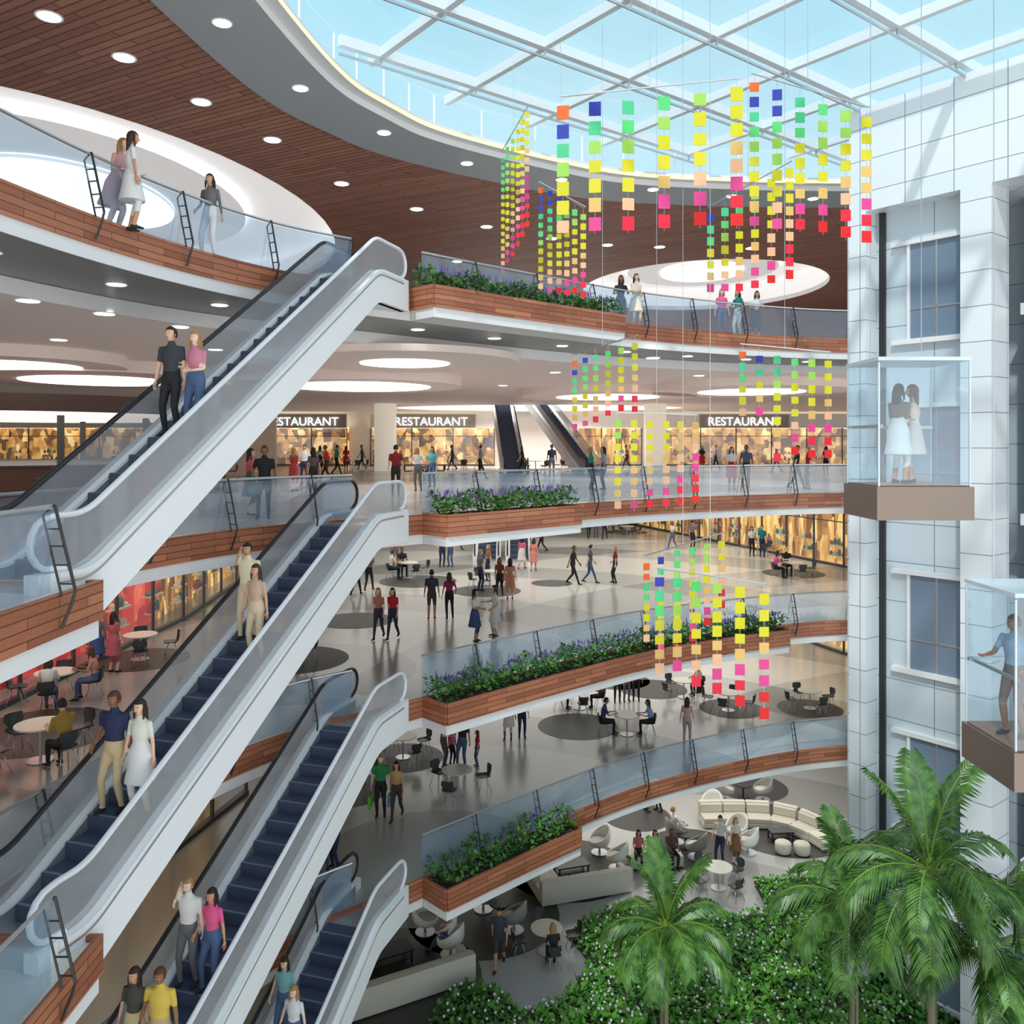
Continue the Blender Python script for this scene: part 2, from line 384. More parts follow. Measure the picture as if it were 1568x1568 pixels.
for nm,ov in (('ceiling_recess',OVL),('ceiling_recess',OVR)):
    b=MB(); n=len(ov)
    b.poly([ov],ZC+1.3,ZC+1.4,0,0,0)
    vs=[(p[0],p[1],ZC+.02) for p in ov]+[(p[0],p[1],ZC+1.35) for p in ov]
    b.add(vs,[(i,(i+1)%n,n+(i+1)%n,n+i) for i in range(n)],2)
    cx=sum(p[0] for p in ov)/n; cy=sum(p[1] for p in ov)/n
    for k,(f,zz) in enumerate(((.62,1.0),(.34,.85))):
        inn=[(cx+(p[0]-cx)*f,cy+(p[1]-cy)*f) for p in ov]; b.poly([inn],ZC+zz,ZC+zz+.12,1,1 if k else 2,0)
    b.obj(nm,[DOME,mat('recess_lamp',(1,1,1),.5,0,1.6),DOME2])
b=MB(); INN=offset(LOOP,2.0,True); n=len(LOOP)
def ringband(mb,A,za,B,zb,m):
    k=len(A); mb.add([(p[0],p[1],za) for p in A]+[(p[0],p[1],zb) for p in B],[(i,(i+1)%k,k+(i+1)%k,k+i) for i in range(k)],m)
O1=offset(LOOP,-0.02,True); ZG=25.25
ringband(b,O1,ZC+.05,O1,ZC-.12,0); ringband(b,O1,ZC-.12,INN,ZC-.12,0)
I2=offset(INN,0.14,True); I3=offset(INN,0.30,True)
ringband(b,INN,ZC-.12,INN,ZC+.05,2); ringband(b,INN,ZC+.05,I3,ZC+.05,2); ringband(b,INN,ZC+.09,I2,ZC+.12,1)
ringband(b,I3,ZC+.05,I3,ZC+.16,1); ringband(b,I3,ZC+.16,I3,ZC+.24,2); ringband(b,I3,ZC+.24,INN,ZC+.3,2)
for i in range(0,len(INN),4):
    p=INN[i]; b.box((p[0],p[1],(ZC+.3+ZG)/2),(.05,.05,ZG-ZC-.3),0,2)
b.obj('trim_skylight',[RINGM,TRIM,WHITE])
b=MB(); ringband(b,INN,ZC+.3,INN,ZG,0); b.obj('window_skylight_drum',[SGLASS])
b=MB(); u=Vector((.79,.613)); v=Vector((.613,-.79)); o0=Vector((0.8,20.7)); S=2.9
def clipbeam(p,d,w,h,z,m):
    t=-45; st=None
    while t<45:
        q=p+d*t; ins=inside(q.x,q.y,INN)
        if ins and st is None: st=t
        if (not ins or t>=44.8) and st is not None:
            c=p+d*((st+t)/2); b.box((c.x,c.y,z),(t-st,w,h),math.atan2(d.y,d.x),m); st=None
        t+=.15
for k in range(-12,13):
    clipbeam(o0+v*(S*k),u,.19,.26,ZG-.1,0); clipbeam(o0+u*(S*k),v,.16,.24,ZG-.1,0)
    clipbeam(o0+v*(S*k),u,.04,.06,ZG-.42,1)
for i in range(-12,13):
    for j in range(-12,13):
        q=o0+v*(S*i)+u*(S*j)
        if inside(q.x,q.y,INN): b.box((q.x,q.y,ZG-.28),(.06,.06,.3),0,1)
b.obj('skylight_frame',[mat('skylight_steel',s2l(220,228,232),.4),STEEL])
b=MB(); b.poly([INN],ZG+.1,ZG+.1,0,0,0,False)
b.f=b.f[:len(b.f)//2]; b.m=b.m[:len(b.f)]; b.uv=b.uv[:len(b.f)]
b.obj('skylight_glass',[SGLASS])
def downlights(pts,z,r,name='recessed_downlight'):
    b=MB()
    for x,y in pts:
        b.disc((x,y,z-.02),r,r,.03,0,16); b.disc((x,y,z-.012),r*1.25,r*1.25,.02,1,16)
    b.obj(name,[LIGHT,WHITE])
downlights([at(p[0],p[1],ZC) for p in [(75,25),(190,88),(308,156),(417,214),(523,281),(638,320),(745,347),(930,375),(1010,378),(845,365),(700,400),(1150,380)]],ZC,.22)
downlights([at(p[0],p[1],ZC-.12) for p in [(340,35),(460,135),(588,203),(715,250),(860,275),(1000,290),(1120,300),(1245,304)]],ZC-.12,.17)
# ---------------------------------------------------------------- ceiling of restaurant floor
INC=offset(CURVE,-2.6)
b=MB(); zc4=18.15
b.poly([[(-45,4)]+[(-10.3,4)]+INC+[(45,33),(45,72.5),(-45,72.5)],hole],zc4,18.47,0,0,1)
b.obj('ceiling_restaurant',[CEILW,WHITE])
sp=offset(CURVE,-1.3); pts=[];acc=0
for i in range(1,len(sp)):
    acc+=math.dist(sp[i],sp[i-1])
    if acc>2.6: acc=0; pts.append(sp[i])
downlights(pts,18.48,.17)
downlights([at(p[0],p[1],zc4) for p in [(43,460),(160,480),(275,500),(330,535),(90,520),(712,565),(850,570),(1070,575),(1000,548),(770,590),(640,540)]],zc4,.2)
def cdisc(px,py,r,lum,z=17.75,th=.4):
    x,y=at(px,py,z); b=MB(); b.disc((x,y,z),r,r,th,0,64); b.disc((x,y,z-.03),lum,lum,.05,1,48); b.obj('dropped_ceiling_disc',[CEILW,LUMI],False)
cdisc(550,592,4.2,2.9); cdisc(150,583,4.6,2.6); cdisc(620,556,3.6,1.4,17.95,.2); cdisc(930,608,4.5,2.6,17.8,.35); cdisc(1150,600,4.5,2.4,17.8,.35); cdisc(20,560,3.2,1.9,17.8,.35)

# ---------------------------------------------------------------- walls / shops
def wall(name,x0,y0,x1,y1,z0,z1,m,th=.2):
    b=MB(); L=math.dist((x0,y0),(x1,y1)); b.box(((x0+x1)/2,(y0+y1)/2,(z0+z1)/2),(L,th,z1-z0),math.atan2(y1-y0,x1-x0)); return b.obj(name,[m])
wall('wall_back',-46,73.5,46,73.5,0,25,WALLW)
wall('wall_left',-46,-8,-46,73,0,25,WALLW)
def shop(x0,y0,x1,y1,z,h,disp,head=.8,step=2.2,depth=1.0,shelves=1):
    d=Vector((x1-x0,y1-y0)); L=d.length; d.normalize(); n=Vector((d.y,-d.x)); rz=math.atan2(d.y,d.x)
    b=MB(); q=lambda s,o:(x0+d.x*s+n.x*o,y0+d.y*s+n.y*o)
    c=q(L/2,-depth); b.box((c[0],c[1],z+h/2),(L,.1,h),rz,1)
    c=q(L/2,0); b.box((c[0],c[1],z+h+head/2),(L,.35,head),rz,0)
    b.box((c[0],c[1],z+.06),(L,.2,.12),rz,2); b.box((c[0],c[1],z+h*.78),(L,.07,.05),rz,2)
    c=q(L/2,-depth/2); b.box((c[0],c[1],z+h+.02),(L,depth,.05),rz,7)
    k=int(L/step)
    for i in range(k+1):
        c=q(L*i/k,0); b.box((c[0],c[1],z+h/2),(.07,.1,h),rz,2)
        if i<k and shelves:
            lv=random.choice(((.45,1.0),(.8,),(.5,1.1)))
            for hh in lv:
                c=q(L*(i+.5)/k,-depth*.55); w=step*random.uniform(.35,.6); b.box((c[0],c[1],z+hh),(w,.3,.05),rz,4)
                for j in range(4):
                    c=q(L*(i+.5)/k+(j-1.5)*w/4,-depth*.55); g=random.uniform(.15,.42)
                    b.tube([(c[0],c[1],z+hh+.02),(c[0],c[1],z+hh+g*.6),(c[0],c[1],z+hh+g)],[.09,.1,.04],7,3+random.randrange(3))
    b.sheet([q(0,.02),q(L,.02)],z+.1,z+h,6)
    return b.obj('storefront',[WALLW,disp,DARK,mat('goods_red',s2l(200,50,40)),mat('goods_cream',s2l(240,225,190)),mat('goods_teal',s2l(60,130,130)),CGLASS,mat('shop_ceiling_light',(1,.9,.7),.5,0,2.2,ecol=(1,.86,.62))])
shop(-44,72,-14,72,L4,3.2,SHOP,1.2,3)
shop(-12,72,-1.5,72,L4,3.2,SHOP,1.2,3)
shop(4.2,72,11,72,L4,3.2,SHOPG,1.2,3)
shop(13,72,40,72,L4,3.2,SHOP,1.2,3)
for z in (L3,L2):
    shop(9,69,17.2,44,z,3.0,SHOPG,.9,2.2); shop(17.2,44,26,31.5,z,3.0,SHOPG,.9,2.2)
    wall('wall_back_mall',-46,71,10,71,z,z+3.9,WALLW)
shop(-12.6,14,-12.0,31,L3,3.0,SHOPR,.9,2.2); shop(-12.0,31,-13,44,L3,3.0,SHOPG,.9,2.2)
shop(-10.6,15,-8.3,26.5,L2,3.0,SHOPG,.9,1.8)
shop(-11.2,12,-9,34,L1,3.0,SHOPG,.9,1.8)
wall('wall_ground_right',6,46,26,35,L1,3.85,mat('wall_grey',s2l(186,186,184),.6))
wall('wall_ground_back',-46,50,6,46,L1,3.85,WALLW)
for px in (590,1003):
    x=(px-784)*58/F; b=MB(); b.tube([(0,0,0),(0,0,4.55)],.75,28); b.obj('round_column',[mat('column_cream_glow',s2l(250,242,224),.4,0,.35)],True,(x,58,L4))  # columns are no lamps; emission in their colour stands in for light
for px in (462,660,1140):
    cu=bpy.data.curves.new('restaurant_sign','FONT'); cu.body='RESTAURANT'; cu.size=1.0; cu.extrude=.05; cu.align_x='CENTER'
    o=bpy.data.objects.new('restaurant_sign',cu); COL.objects.link(o); o.location=((px-784)*71.6/F,71.6,L4+3.4); o.rotation_euler=(math.pi/2,0,0); cu.materials.append(SIGN)
    b=MB(); b.box((0,0,0),(7.5,.08,1.1)); b.obj('sign_board',[mat('sign_dark',s2l(150,142,134),.5)],False,((px-784)*71.72/F,71.72,L4+3.75))
b=MB(); b.disc((0,0,2.85),8,8,.5,0,64); b.disc((0,0,0),6.4,6.4,1.1,1,64); b.disc((0,0,1.1),6.7,6.7,.06,2,64); b.disc((0,0,2.8),7,7,.06,3,64)
for k in range(8):
    a=k*math.pi/4; b.tube([(4.8*math.cos(a),4.8*math.sin(a),1.1),(4.8*math.cos(a),4.8*math.sin(a),2.85)],.12,10,2)
for k in range(26):
    a=k*math.pi/13; x,y=7.4*math.cos(a),7.4*math.sin(a); b.tube([(x,y,0),(x,y,.7)],.03,6,2); b.disc((x,y,.7),.2,.2,.08,2,12); b.disc((x,y,0),.22,.22,.02,2,12)
b.obj('round_bar_counter',[mat('canopy_brown',s2l(84,58,48),.5),mat('bar_wood',s2l(120,74,54),.5),DARK,mat('bar_downlight',(1,.9,.75),.5,0,1.2)],False,(-18.6,32,L4))
b=MB(); b.box((0,0,2.2),(5,.3,4.4)); b.obj('wall_partition',[mat('wall_beige',s2l(244,218,196),.6)],False,(-16.4,50,L4))

# ---------------------------------------------------------------- escalators
def escalator(name,B,T,zb,zt,s1=.84,tail=1.58,W=1.3,dark=0):
    B=Vector(B);T=Vector(T); d=(T-B); L=d.length; d.normalize(); n=Vector((d.y,-d.x)); s2=L-tail
    lin=lambda s: zb if s<=s1 else (zt if s>=s2 else zb+(zt-zb)*(s-s1)/(s2-s1))
    zs=lambda s: sum(lin(s+k*.065) for k in range(-3,4))/7
    P=lambda s,w,z:(B.x+d.x*s+n.x*w,B.y+d.y*s+n.y*w,z)
    ss=[0.3+i*(L-.6)/110 for i in range(111)]
    b=MB()
    def strip(w0,w1,lo,hi,m,s_list=ss):
        k=len(s_list)
        vs=[P(s,w0,lo(s)) for s in s_list]+[P(s,w0,hi(s)) for s in s_list]+[P(s,w1,hi(s)) for s in s_list]+[P(s,w1,lo(s)) for s in s_list]
        fs=[]
        for i in range(k-1):
            for a,c in((0,1),(1,2),(2,3),(3,0)): fs.append((a*k+i,a*k+i+1,c*k+i+1,c*k+i))
        fs+= [(0,k,2*k,3*k),(k-1,2*k-1,3*k-1,4*k-1)]
        b.add(vs,fs,m)
    long=[i*L/110 for i in range(111)]
    h=W/2
    low=lambda s: max(zs(s)-.5, zb-.45 if s<s1+.8 else -99)
    for sg in (-1,1):
        strip(sg*(h-.12),sg*(h+.10),low,lambda s:zs(s)+.24,0,long)
        strip(sg*(h-.12)+.0,sg*(h-.14),lambda s:zs(s)-.1,lambda s:zs(s)+.2,2)
        k=len(ss); b.add([P(s,sg*h,zs(s)+.22) for s in ss]+[P(s,sg*h,zs(s)+.92) for s in ss],[(i,i+1,k+i+1,k+i) for i in range(k-1)],1)
        path=[]
        for k in range(0,9):
            a=math.pi*1.5-math.pi*k/8; path.append(P(.3+.33*math.cos(a),sg*h,zb+.60+.33*math.sin(a)))
        path[0]=P(.5,sg*h,zb+.26)
        path+=[P(s,sg*h,zs(s)+.94) for s in ss[1:-1]]
        for k in range(0,9):
            a=math.pi/2-math.pi*k/8; path.append(P(L-.3+.33*math.cos(a),sg*h,zt+.60+.33*math.sin(a)))
        b.tube(path,[(.045,.04)]*len(path),8,3 if (sg>0 and not dark) else 4,side=(n.x,n.y,0))
        for e,sgn,zz in((.3,-1,zb),(L-.3,1,zt)):
            vs=[P(e,sg*h,zz+.6)]+[P(e+sgn*.31*math.cos(a),sg*h,zz+.6+.32*math.sin(a)) for a in [-math.pi/2+math.pi*k/10 for k in range(11)]]
            b.add(vs,[(0,i,i+1) for i in range(1,11)],1)
        strip(sg*(h+.10),sg*(h+.13),lambda s:zs(s)+.17,lambda s:zs(s)+.24,7)
        strip(sg*(h+.10),sg*(h+.115),lambda s:zs(s)+.10,lambda s:zs(s)+.13,2)
    strip(-h,h,low,lambda s:low(s)+.06,0,long)
    ns=int(round((s2-s1)/.42)); st=(s2-s1)/ns; rz=math.atan2(d.y,d.x)
    for i in range(ns):
        zt_=zb+(zt-zb)*(i+1)/ns; c=P(s1+(i+.5)*st,0,zt_-.16)
        b.box(c,(st+.02,W-.28,.32),rz,5)
        c=P(s1+(i)*st+.03,0,zt_-.005); b.box(c,(.04,W-.28,.03),rz,6)
    for s0,s9,z in((0,s1+.05,zb),(s2-.02,L,zt)):
        c=P((s0+s9)/2,0,z-.1); b.box(c,(s9-s0,W-.26,.22),rz,2)
    o=b.obj(name,[mat('escalator_white',s2l(240,242,243),.3),EGLASS,STEEL,mat('handrail_light',s2l(225,228,232),.4),mat('handrail_black',s2l(36,36,40),.4),STEP,mat('step_edge',s2l(120,130,150),.5),WHITE],False)
    return dict(B=B,d=d,n=n,zb=zb,zt=zt,s1=s1,s2=s2,ns=ns,st=st,o=o)
EB=(-6.41,10.42); ET=(-3.21,20.72)
E54=escalator('escalator',EB,ET,L4,L5)
E43=escalator('escalator',EB,ET,L3,L4)
E32=escalator('escalator',EB,ET,L2,L3)
E21=escalator('escalator',EB,ET,L1,L2)
escalator('escalator',(0.2,52.5),(-1.0,64.5),L4,L5,dark=1)
escalator('escalator',(5.2,53),(0.8,64.2),L4,L5)
escalator('escalator',(-1.4,46.5),(-1.4,57.5),L3,L4-.05,dark=1)
escalator('escalator',(.4,46.5),(.4,57.5),L3,L4-.05,dark=1)
def esc_spot(E,px,w):
    k=(px-784)/F; x0=E['B'].x+E['n'].x*w; y0=E['B'].y+E['n'].y*w
    s=(k*y0-x0)/(E['d'].x-k*E['d'].y)
    i=max(0,min(E['ns']-1,int((s-E['s1'])/E['st']))); s=E['s1']+(i+.5)*E['st']
    z=E['zb']+(E['zt']-E['zb'])*(i+1)/E['ns']
    return (x0+E['d'].x*s,y0+E['d'].y*s,z+.01)

# ---------------------------------------------------------------- lift tower
A=Vector((9.65,24.3)); D=Vector((.61,-.79)).normalized(); N=Vector((D.y,-D.x))
def tw(s,o): p=A+D*s+N*o; return (p.x,p.y)
rzT=math.atan2(D.y,D.x); b=MB()
def tbox(s0,s1,o0,o1,z0,z1,m):
    c=tw((s0+s1)/2,(o0+o1)/2); b.box((c[0],c[1],(z0+z1)/2),(s1-s0,abs(o1-o0),z1-z0),rzT,m)
tbox(0,.5,-1.0,0,0,21.95,0); tbox(3.09,3.85,-1.0,0,0,21.95,0); tbox(0,9.5,-3,0,21.95,24.9,0); tbox(8.6,9.5,-1.0,0,0,21.95,0)
tbox(.5,3.09,-.8,-.6,0,21.95,1); tbox(.62,.78,-.6,-.5,0,21.95,3); tbox(3.85,8.6,-2.2,-2.0,0,21.95,4)
for wz0,wz1 in ((18.3,20.9),(13.8,16.4),(9.2,11.8),(4.75,7.35),(.4,2.8)):
    tbox(1.5,2.95,-.6,-.55,wz0,wz1,2); tbox(1.0,3.09,-.6,-.45,wz1,wz1+.12,5); tbox(1.0,3.09,-.6,-.45,wz0-.14,wz0,5)
    tbox(1.42,1.5,-.6,-.5,wz0,wz1,5); tbox(2.2,2.25,-.6,-.53,wz0,wz1,6); tbox(1.5,2.95,-.6,-.53,wz0+.8,wz0+.84,6)
for z in (L2,L3,L4,L5): tbox(3.85,8.6,-2.0,-1.7,z-.3,z,5)
tbox(0,9.5,-3,-2.8,0,21.95,1); tbox(-.05,0,-3,0,0,21.95,1)
for s in (5,6.2,7.4): tbox(s,s+.08,-2,-1.85,0,21.95,6)
b.obj('lift_tower',[PANEL,PANEL2,WINB,BLACK,DARKGL,WHITE,STEEL])
def cab(x,y,z,w,dp,h,name='glass_lift_car'):
    b=MB(); b.box((0,0,-.28),(w+.1,dp+.1,.55),0,0); b.box((0,0,0.0),(w,dp,.03),0,1); b.box((0,0,h+.06),(w+.04,dp+.04,.06),0,2)
    b.sheet([(-w/2,-dp/2),(w/2,-dp/2),(w/2,dp/2),(-w/2,dp/2),(-w/2,-dp/2)],0,h+.03,3)
    for sx in(-1,1):
        for sy in (-1,1): b.box((sx*w/2,sy*dp/2,h/2),(.025,.025,h),0,2)
    for zz in (1.0,): 
        b.box((0,dp/2-.05,zz),(w,.03,.05),0,4); b.box((-w/2+.05,0,zz),(.03,dp,.05),0,4)
    for sx in(-1,1): b.tube([(sx*w*.3,dp*.3,h+.08),(sx*w*.3,dp*.3,25-z)],.008,5,4)
    b.obj(name,[mat('lift_base_bronze',s2l(136,122,112),.28,.5),mat('lift_floor',s2l(160,120,98),.5),mat('lift_frame',s2l(205,218,224),.3),CGLASS,STEEL],False,(x,y,z))
CABA=(6.80,14.65,14.70); CABB=(7.82,12.65,EYE-4.35)
cab(*CABA,1.5,1.3,2.05); cab(*CABB,1.4,1.3,2.15)

# ---------------------------------------------------------------- hanging colour mobiles
MCOL=[(222,96,24),(36,52,160),(70,190,130),(84,200,110),(150,200,80),(200,196,20),(205,198,16),(210,200,36),(216,176,100),(228,176,136),(214,62,134),(222,24,56),(215,18,20)]
MM=[mat('mobile_%d'%i,s2l(*c),.5,0,.04) for i,c in enumerate(MCOL)]
def mobile(strings,d0,d1,sz,c0=0,c1=3,pitch=1.42):
    b=MB(); n=len(strings); tops=[]; sz*=1.1
    for i,(px,yt,yb) in enumerate(strings):
        g=i/max(1,n-1); y=d0+(d1-d0)*g; x=(px-784)*y/F; zt=EYE-(yt-HZ)*y/F; zb=EYE-(yb-HZ)*y/F
        tops.append(Vector((x,y,zt+.1)))
        b.tube([(x,y,zb),(x,y,zt+.1)],.004,4,len(MM))
        k=max(2,int(round((zt-zb)/(sz*pitch)))); rz=random.uniform(-.2,.2)
        a0=c0+(c1-c0)*g; a1=9.4+3.2*g
        for j in range(k):
            z=zt-(zt-zb)*(j+.5)/k
            ci=a0+(a1-a0)*(j/(k-1))**1.25
            ci=int(round(max(0,min(12,ci+random.uniform(-.4,.4)))))
            b.box((x,y,z),(sz*.95,.012,sz*random.choice((1.05,1.1,.95))),rz,ci)
    b.tube([tops[0]+Vector((-.05,0,.02)),tops[-1]+Vector((.05,0,.02))],.014,6,len(MM))
    mid=(tops[0]+tops[-1])/2; b.tube([mid,(mid.x,mid.y,25.1)],.006,4,len(MM))
    for q in (tops[0],tops[-1]): b.tube([q,(mid.x,mid.y,mid.z+.02)],.005,4,len(MM))
    b.obj('hanging_mobile',MM+[STEEL])
mobile([(862,158,362),(911,152,358),(962,150,357),(1017,143,354),(1072,137,350),(1128,130,350)],15,15,.205,0,5,1.5)
mobile([(1155,122,350),(1190,133,355),(1225,145,355),(1260,155,360),(1295,165,368),(1327,175,375)],16,14.5,.165,0,5,1.6)
mobile([(770,240,420),(777,222,405),(785,210,395),(793,195,380),(800,180,365),(807,168,350)],24,19,.10,2,6,1.9)
mobile([(828,285,445),(842,290,450),(856,300,452),(868,308,455),(880,318,452),(893,325,458)],22,19,.12,0,4,1.7)
mobile([(1088,325,450),(1110,315,450),(1132,310,450),(1156,290,445),(1181,270,438),(1209,255,430)],20,18,.16,1,6,1.6)
mobile([(880,550,660),(896,545,655),(912,540,650),(931,535,640),(951,530,632),(972,522,635)],21,18,.12,0,5,1.7)
mobile([(946,640,782),(971,640,782),(995,642,780),(1020,642,778),(1042,643,775),(1065,644,772)],17.5,17.5,.13,4,8,1.6)
mobile([(1137,535,640),(1163,540,640),(1190,542,710),(1217,545,700),(1243,546,705),(1268,548,705)],18,17.5,.14,0,5,1.65)
mobile([(990,860,985),(1012,850,1000),(1037,840,1000),(1060,835,985),(1083,830,960),(1105,825,935)],17,16,.12,0,5,1.6)
mobile([(1010,880,1035),(1037,882,1030),(1066,886,1055),(1098,890,1065),(1133,895,1085),(1170,905,1105)],15.5,14.5,.16,1,6,1.5)

# ---------------------------------------------------------------- furniture
def cafe_chair_mesh():
    b=MB(); nx=7; pr=[(.22,.44),(.1,.45),(-.05,.44),(-.16,.45),(-.2,.52),(-.22,.64),(-.23,.78)]; wd=[.38,.42,.42,.38,.24,.40,.36]
    vs=[]
    for (y,z),w in zip(pr,wd):
        for i in range(nx):
            t=(i/(nx-1)-.5)*2; cur=.03*t*t
            vs.append((w/2*t,y+(cur*2 if z>.5 else 0),z+(cur if z<.5 else 0)))
    k=len(vs); n=len(pr)
    off=[(x,y-(.02 if z>.5 else 0),z-(.02 if z<=.5 else 0)) for x,y,z in vs]
    fs=[]
    for j in range(n-1):
        for i in range(nx-1):
            a=j*nx+i; fs.append((a,a+1,a+nx+1,a+nx)); fs.append((k+a,k+a+nx,k+a+nx+1,k+a+1))
    b.add(vs+off,fs,0)
    for sx in(-1,1):
        for sy in(-1,1): b.tube([(sx*.1,sy*.08,.43),(sx*.2,sy*.2-.0,0)],.011,6,1)
    return b.mesh('cafe_chair',[CHD,STEEL],True)
def cafe_table_mesh():
    b=MB(); b.disc((0,0,.72),.48,.48,.03,0,40); b.tube([(0,0,.02),(0,0,.72)],.03,10,1); b.disc((0,0,0),.26,.26,.02,1,28); return b.mesh('cafe_table',[TTOP,STEEL])
CHM=cafe_chair_mesh(); TBM=cafe_table_mesh()
CHAIRS=[]
def cafe(px,py,z,n=4,a0=.4,skip=()):
    x,y=at(px,py,z); z+=.006; place(TBM,'cafe_table',(x,y,z))
    for k in range(n):
        a=a0+2*math.pi*k/n; cx,cy=x+.86*math.cos(a),y+.86*math.sin(a)
        place(CHM,'cafe_chair',(cx,cy,z),a+math.pi/2)
        CHAIRS.append((cx,cy,z,a+math.pi/2))
    return x,y,a0,n
for t in [(85,1075,L3,4,.3),(62,1165,L3,4,1),(428,1018,L3,4,.2),(625,885,L3,4,.5),(520,890,L3,4,.9),(960,822,L3,4,.3),(1215,885,L3,4,.1),(1160,850,L3,3,.6),(750,900,L3,4,.6),(215,1010,L3,4,.4)]: cafe(*t)
for t in [(887,1085,L2,4,.1),(1047,1068,L2,4,.5),(1115,1088,L2,4,1.1),(1240,1085,L2,4,.2),(617,1160,L2,4,.6),(525,1205,L2,4,.3),(868,1052,L2,3,.3),(700,1215,L2,3,.3),(960,1125,L2,2,.0)]: cafe(*t)
for t in [(1100,1360,L1,4,.5),(837,1458,L1,4,.2)]: cafe(*t)
for t in [(710,722,L4,4,.1),(820,724,L4,4,.7),(870,722,L4,4,.3),(650,735,L4,4,.3),(330,735,L4,4,.2),(540,722,L4,4,.5)]: cafe(*t)
def sectional(name,x,y,rz,L,M,side=1):
    b=MB(); dp=.95
    b.box((0,0,.13),(L,dp,.18),0,0); b.box((0,dp/2-.13,.5),(L,.26,.62),0,0)
    k=int(L/.9)
    for i in range(k): b.box((-L/2+L*(i+.5)/k,-.1,.32),(L/k-.02,dp-.26,.2),0,0)
    for i in range(k): b.box((-L/2+L*(i+.5)/k,dp/2-.32,.58),(L/k-.04,.16,.36),0,0)
    xs=side*(L/2-dp/2); b.box((xs,-dp/2-M/2,.13),(dp,M,.18),0,0); b.box((xs+side*(dp/2-.13),-dp/2-M/2,.5),(.26,M,.62),0,0)
    k=max(1,int(M/.9))
    for i in range(k): b.box((xs-side*.13,-dp/2-M*(i+.5)/k,.32),(dp-.26,M/k-.02,.2),0,0)
    b.box((-side*(L/2-.1),-.05,.42),(.22,dp-.1,.42),0,0)
    for sx in(-1,1):
        for sy in (-1,1): b.box((sx*(L/2-.15),sy*(dp/2-.12),.03),(.06,.06,.08),0,1)
    return bev(b.obj(name,[CREAM,DARK],False,(x,y,0),rz),.05,3)
def on1(px,py): return at(px,py,L1)
x,y=on1(893,1368); sectional('sectional_sofa',x,y,math.pi+.30,3.3,1.3,1)
x,y=on1(622,1522); sectional('sectional_sofa',x,y,math.pi+.5,3.9,1.5,1)
cx,cy=on1(1170,1318); b=MB()
def module(px_,py_,rz,w):
    M=Matrix.Rotation(rz,3,'Z')
    for c,d in (((0,0,.14),(w,.92,.2)),((0,-.12,.33),(w-.03,.68,.2)),((0,.36,.52),(w,.22,.62)),((0,.2,.6),(w-.05,.14,.34))):
        v_=M@Vector(c); b.box((v_.x+px_,v_.y+py_,v_.z),d,rz,0)
mods=[(-1.2,3.0,.05),(-.28,3.02,-.02),(.66,2.95,-.12),(1.56,2.65,-.55),(2.22,2.0,-.95),(2.70,1.2,-1.2)]
for mx_,my_,r_ in mods: module(mx_,my_,r_,.95)
bev(b.obj('modular_sofa',[CREAM],False,(cx,cy,0)),.04,3)
def ottoman(px,py):
    x,y=on1(px,py); b=MB(); b.tube([(0,0,.02),(0,0,.06),(0,0,.38),(0,0,.42)],[.26,.3,.3,.26],28); b.obj('round_ottoman',[CREAM],True,(x,y,.006))
for p in ((1199,1306),(1228,1308),(840,1306),(866,1302)): ottoman(*p)
def ctable(px,py,rz,w=1.2,d=.6):
    x,y=on1(px,py); b=MB(); b.box((0,0,.36),(w,d,.05)); b.box((0,0,.12),(w*.92,d*.85,.03))
    for sx in(-1,1):
        for sy in(-1,1): b.box((sx*w*.45,sy*d*.42,.17),(.05,.05,.34))
    b.obj('coffee_table',[mat('coffee_table_black',(.03,.03,.032),.3)],False,(x,y,.006),rz)
ctable(875,1338,.3,1.2,.6); ctable(592,1475,.5,1.5,.7); ctable(1195,1286,.1,.9,.5)
def egg_mesh(shell):
    b=MB(); nu,nv=28,9; vs=[];fs=[]
    for th in (0,.05):
        for j in range(nv+1):
            t=j/nv
            for i in range(nu):
                a=2*math.pi*i/nu; back=(1-math.sin(a))/2
                H=.22+.42*back**1.5
                r=(.40-th)*math.sin(min(1,t*1.25)*math.pi/2)*(1-.12*max(0,t-.6))
                vs.append((r*math.cos(a),r*math.sin(a)*.95,.24+th*(1-t)+H*t**2.2))
    K=(nv+1)*nu
    for s_ in (0,1):
        for j in range(nv):
            for i in range(nu): 
                q=(s_*K+j*nu+i,s_*K+j*nu+(i+1)%nu,s_*K+(j+1)*nu+(i+1)%nu,s_*K+(j+1)*nu+i); fs.append(q if s_==0 else q[::-1])
    for i in range(nu): fs.append((nv*nu+i,nv*nu+(i+1)%nu,K+nv*nu+(i+1)%nu,K+nv*nu+i))
    b.add(vs,fs,0)
    b.tube([(0,.03,.34),(0,.03,.43),(0,.03,.45)],[.3,.31,.27],24,1); b.tube([(0,0,.03),(0,0,.26)],.04,12,2); b.disc((0,0,0),.28,.28,.03,2,28)
    return b.mesh('swivel_tub_chair',[shell,CREAM,STEEL],True)
EGG=egg_mesh(CHW); EGGG=egg_mesh(CHG)
def egg(px,py,rz,g=0):
    x,y=on1(px,py); place(EGGG if g else EGG,'swivel_tub_chair',(x,y,.006),rz,scale=1.12)
for e in ((918,1306,1.9),(945,1330,1.2),(1128,1288,2.3),(1145,1306,1.2),(651,1428,-2),(690,1462,1.2),(740,1393,-1.4,1),(787,1425,1.1,1),(1110,1225,-1.6,1),(1168,1225,1.7,1),(1035,1290,-1.3,1),(1066,1313,1.0,1),(1090,1250,2.6),(800,1345,-1.2,1),(560,1440,-2.4,1)): egg(*e)
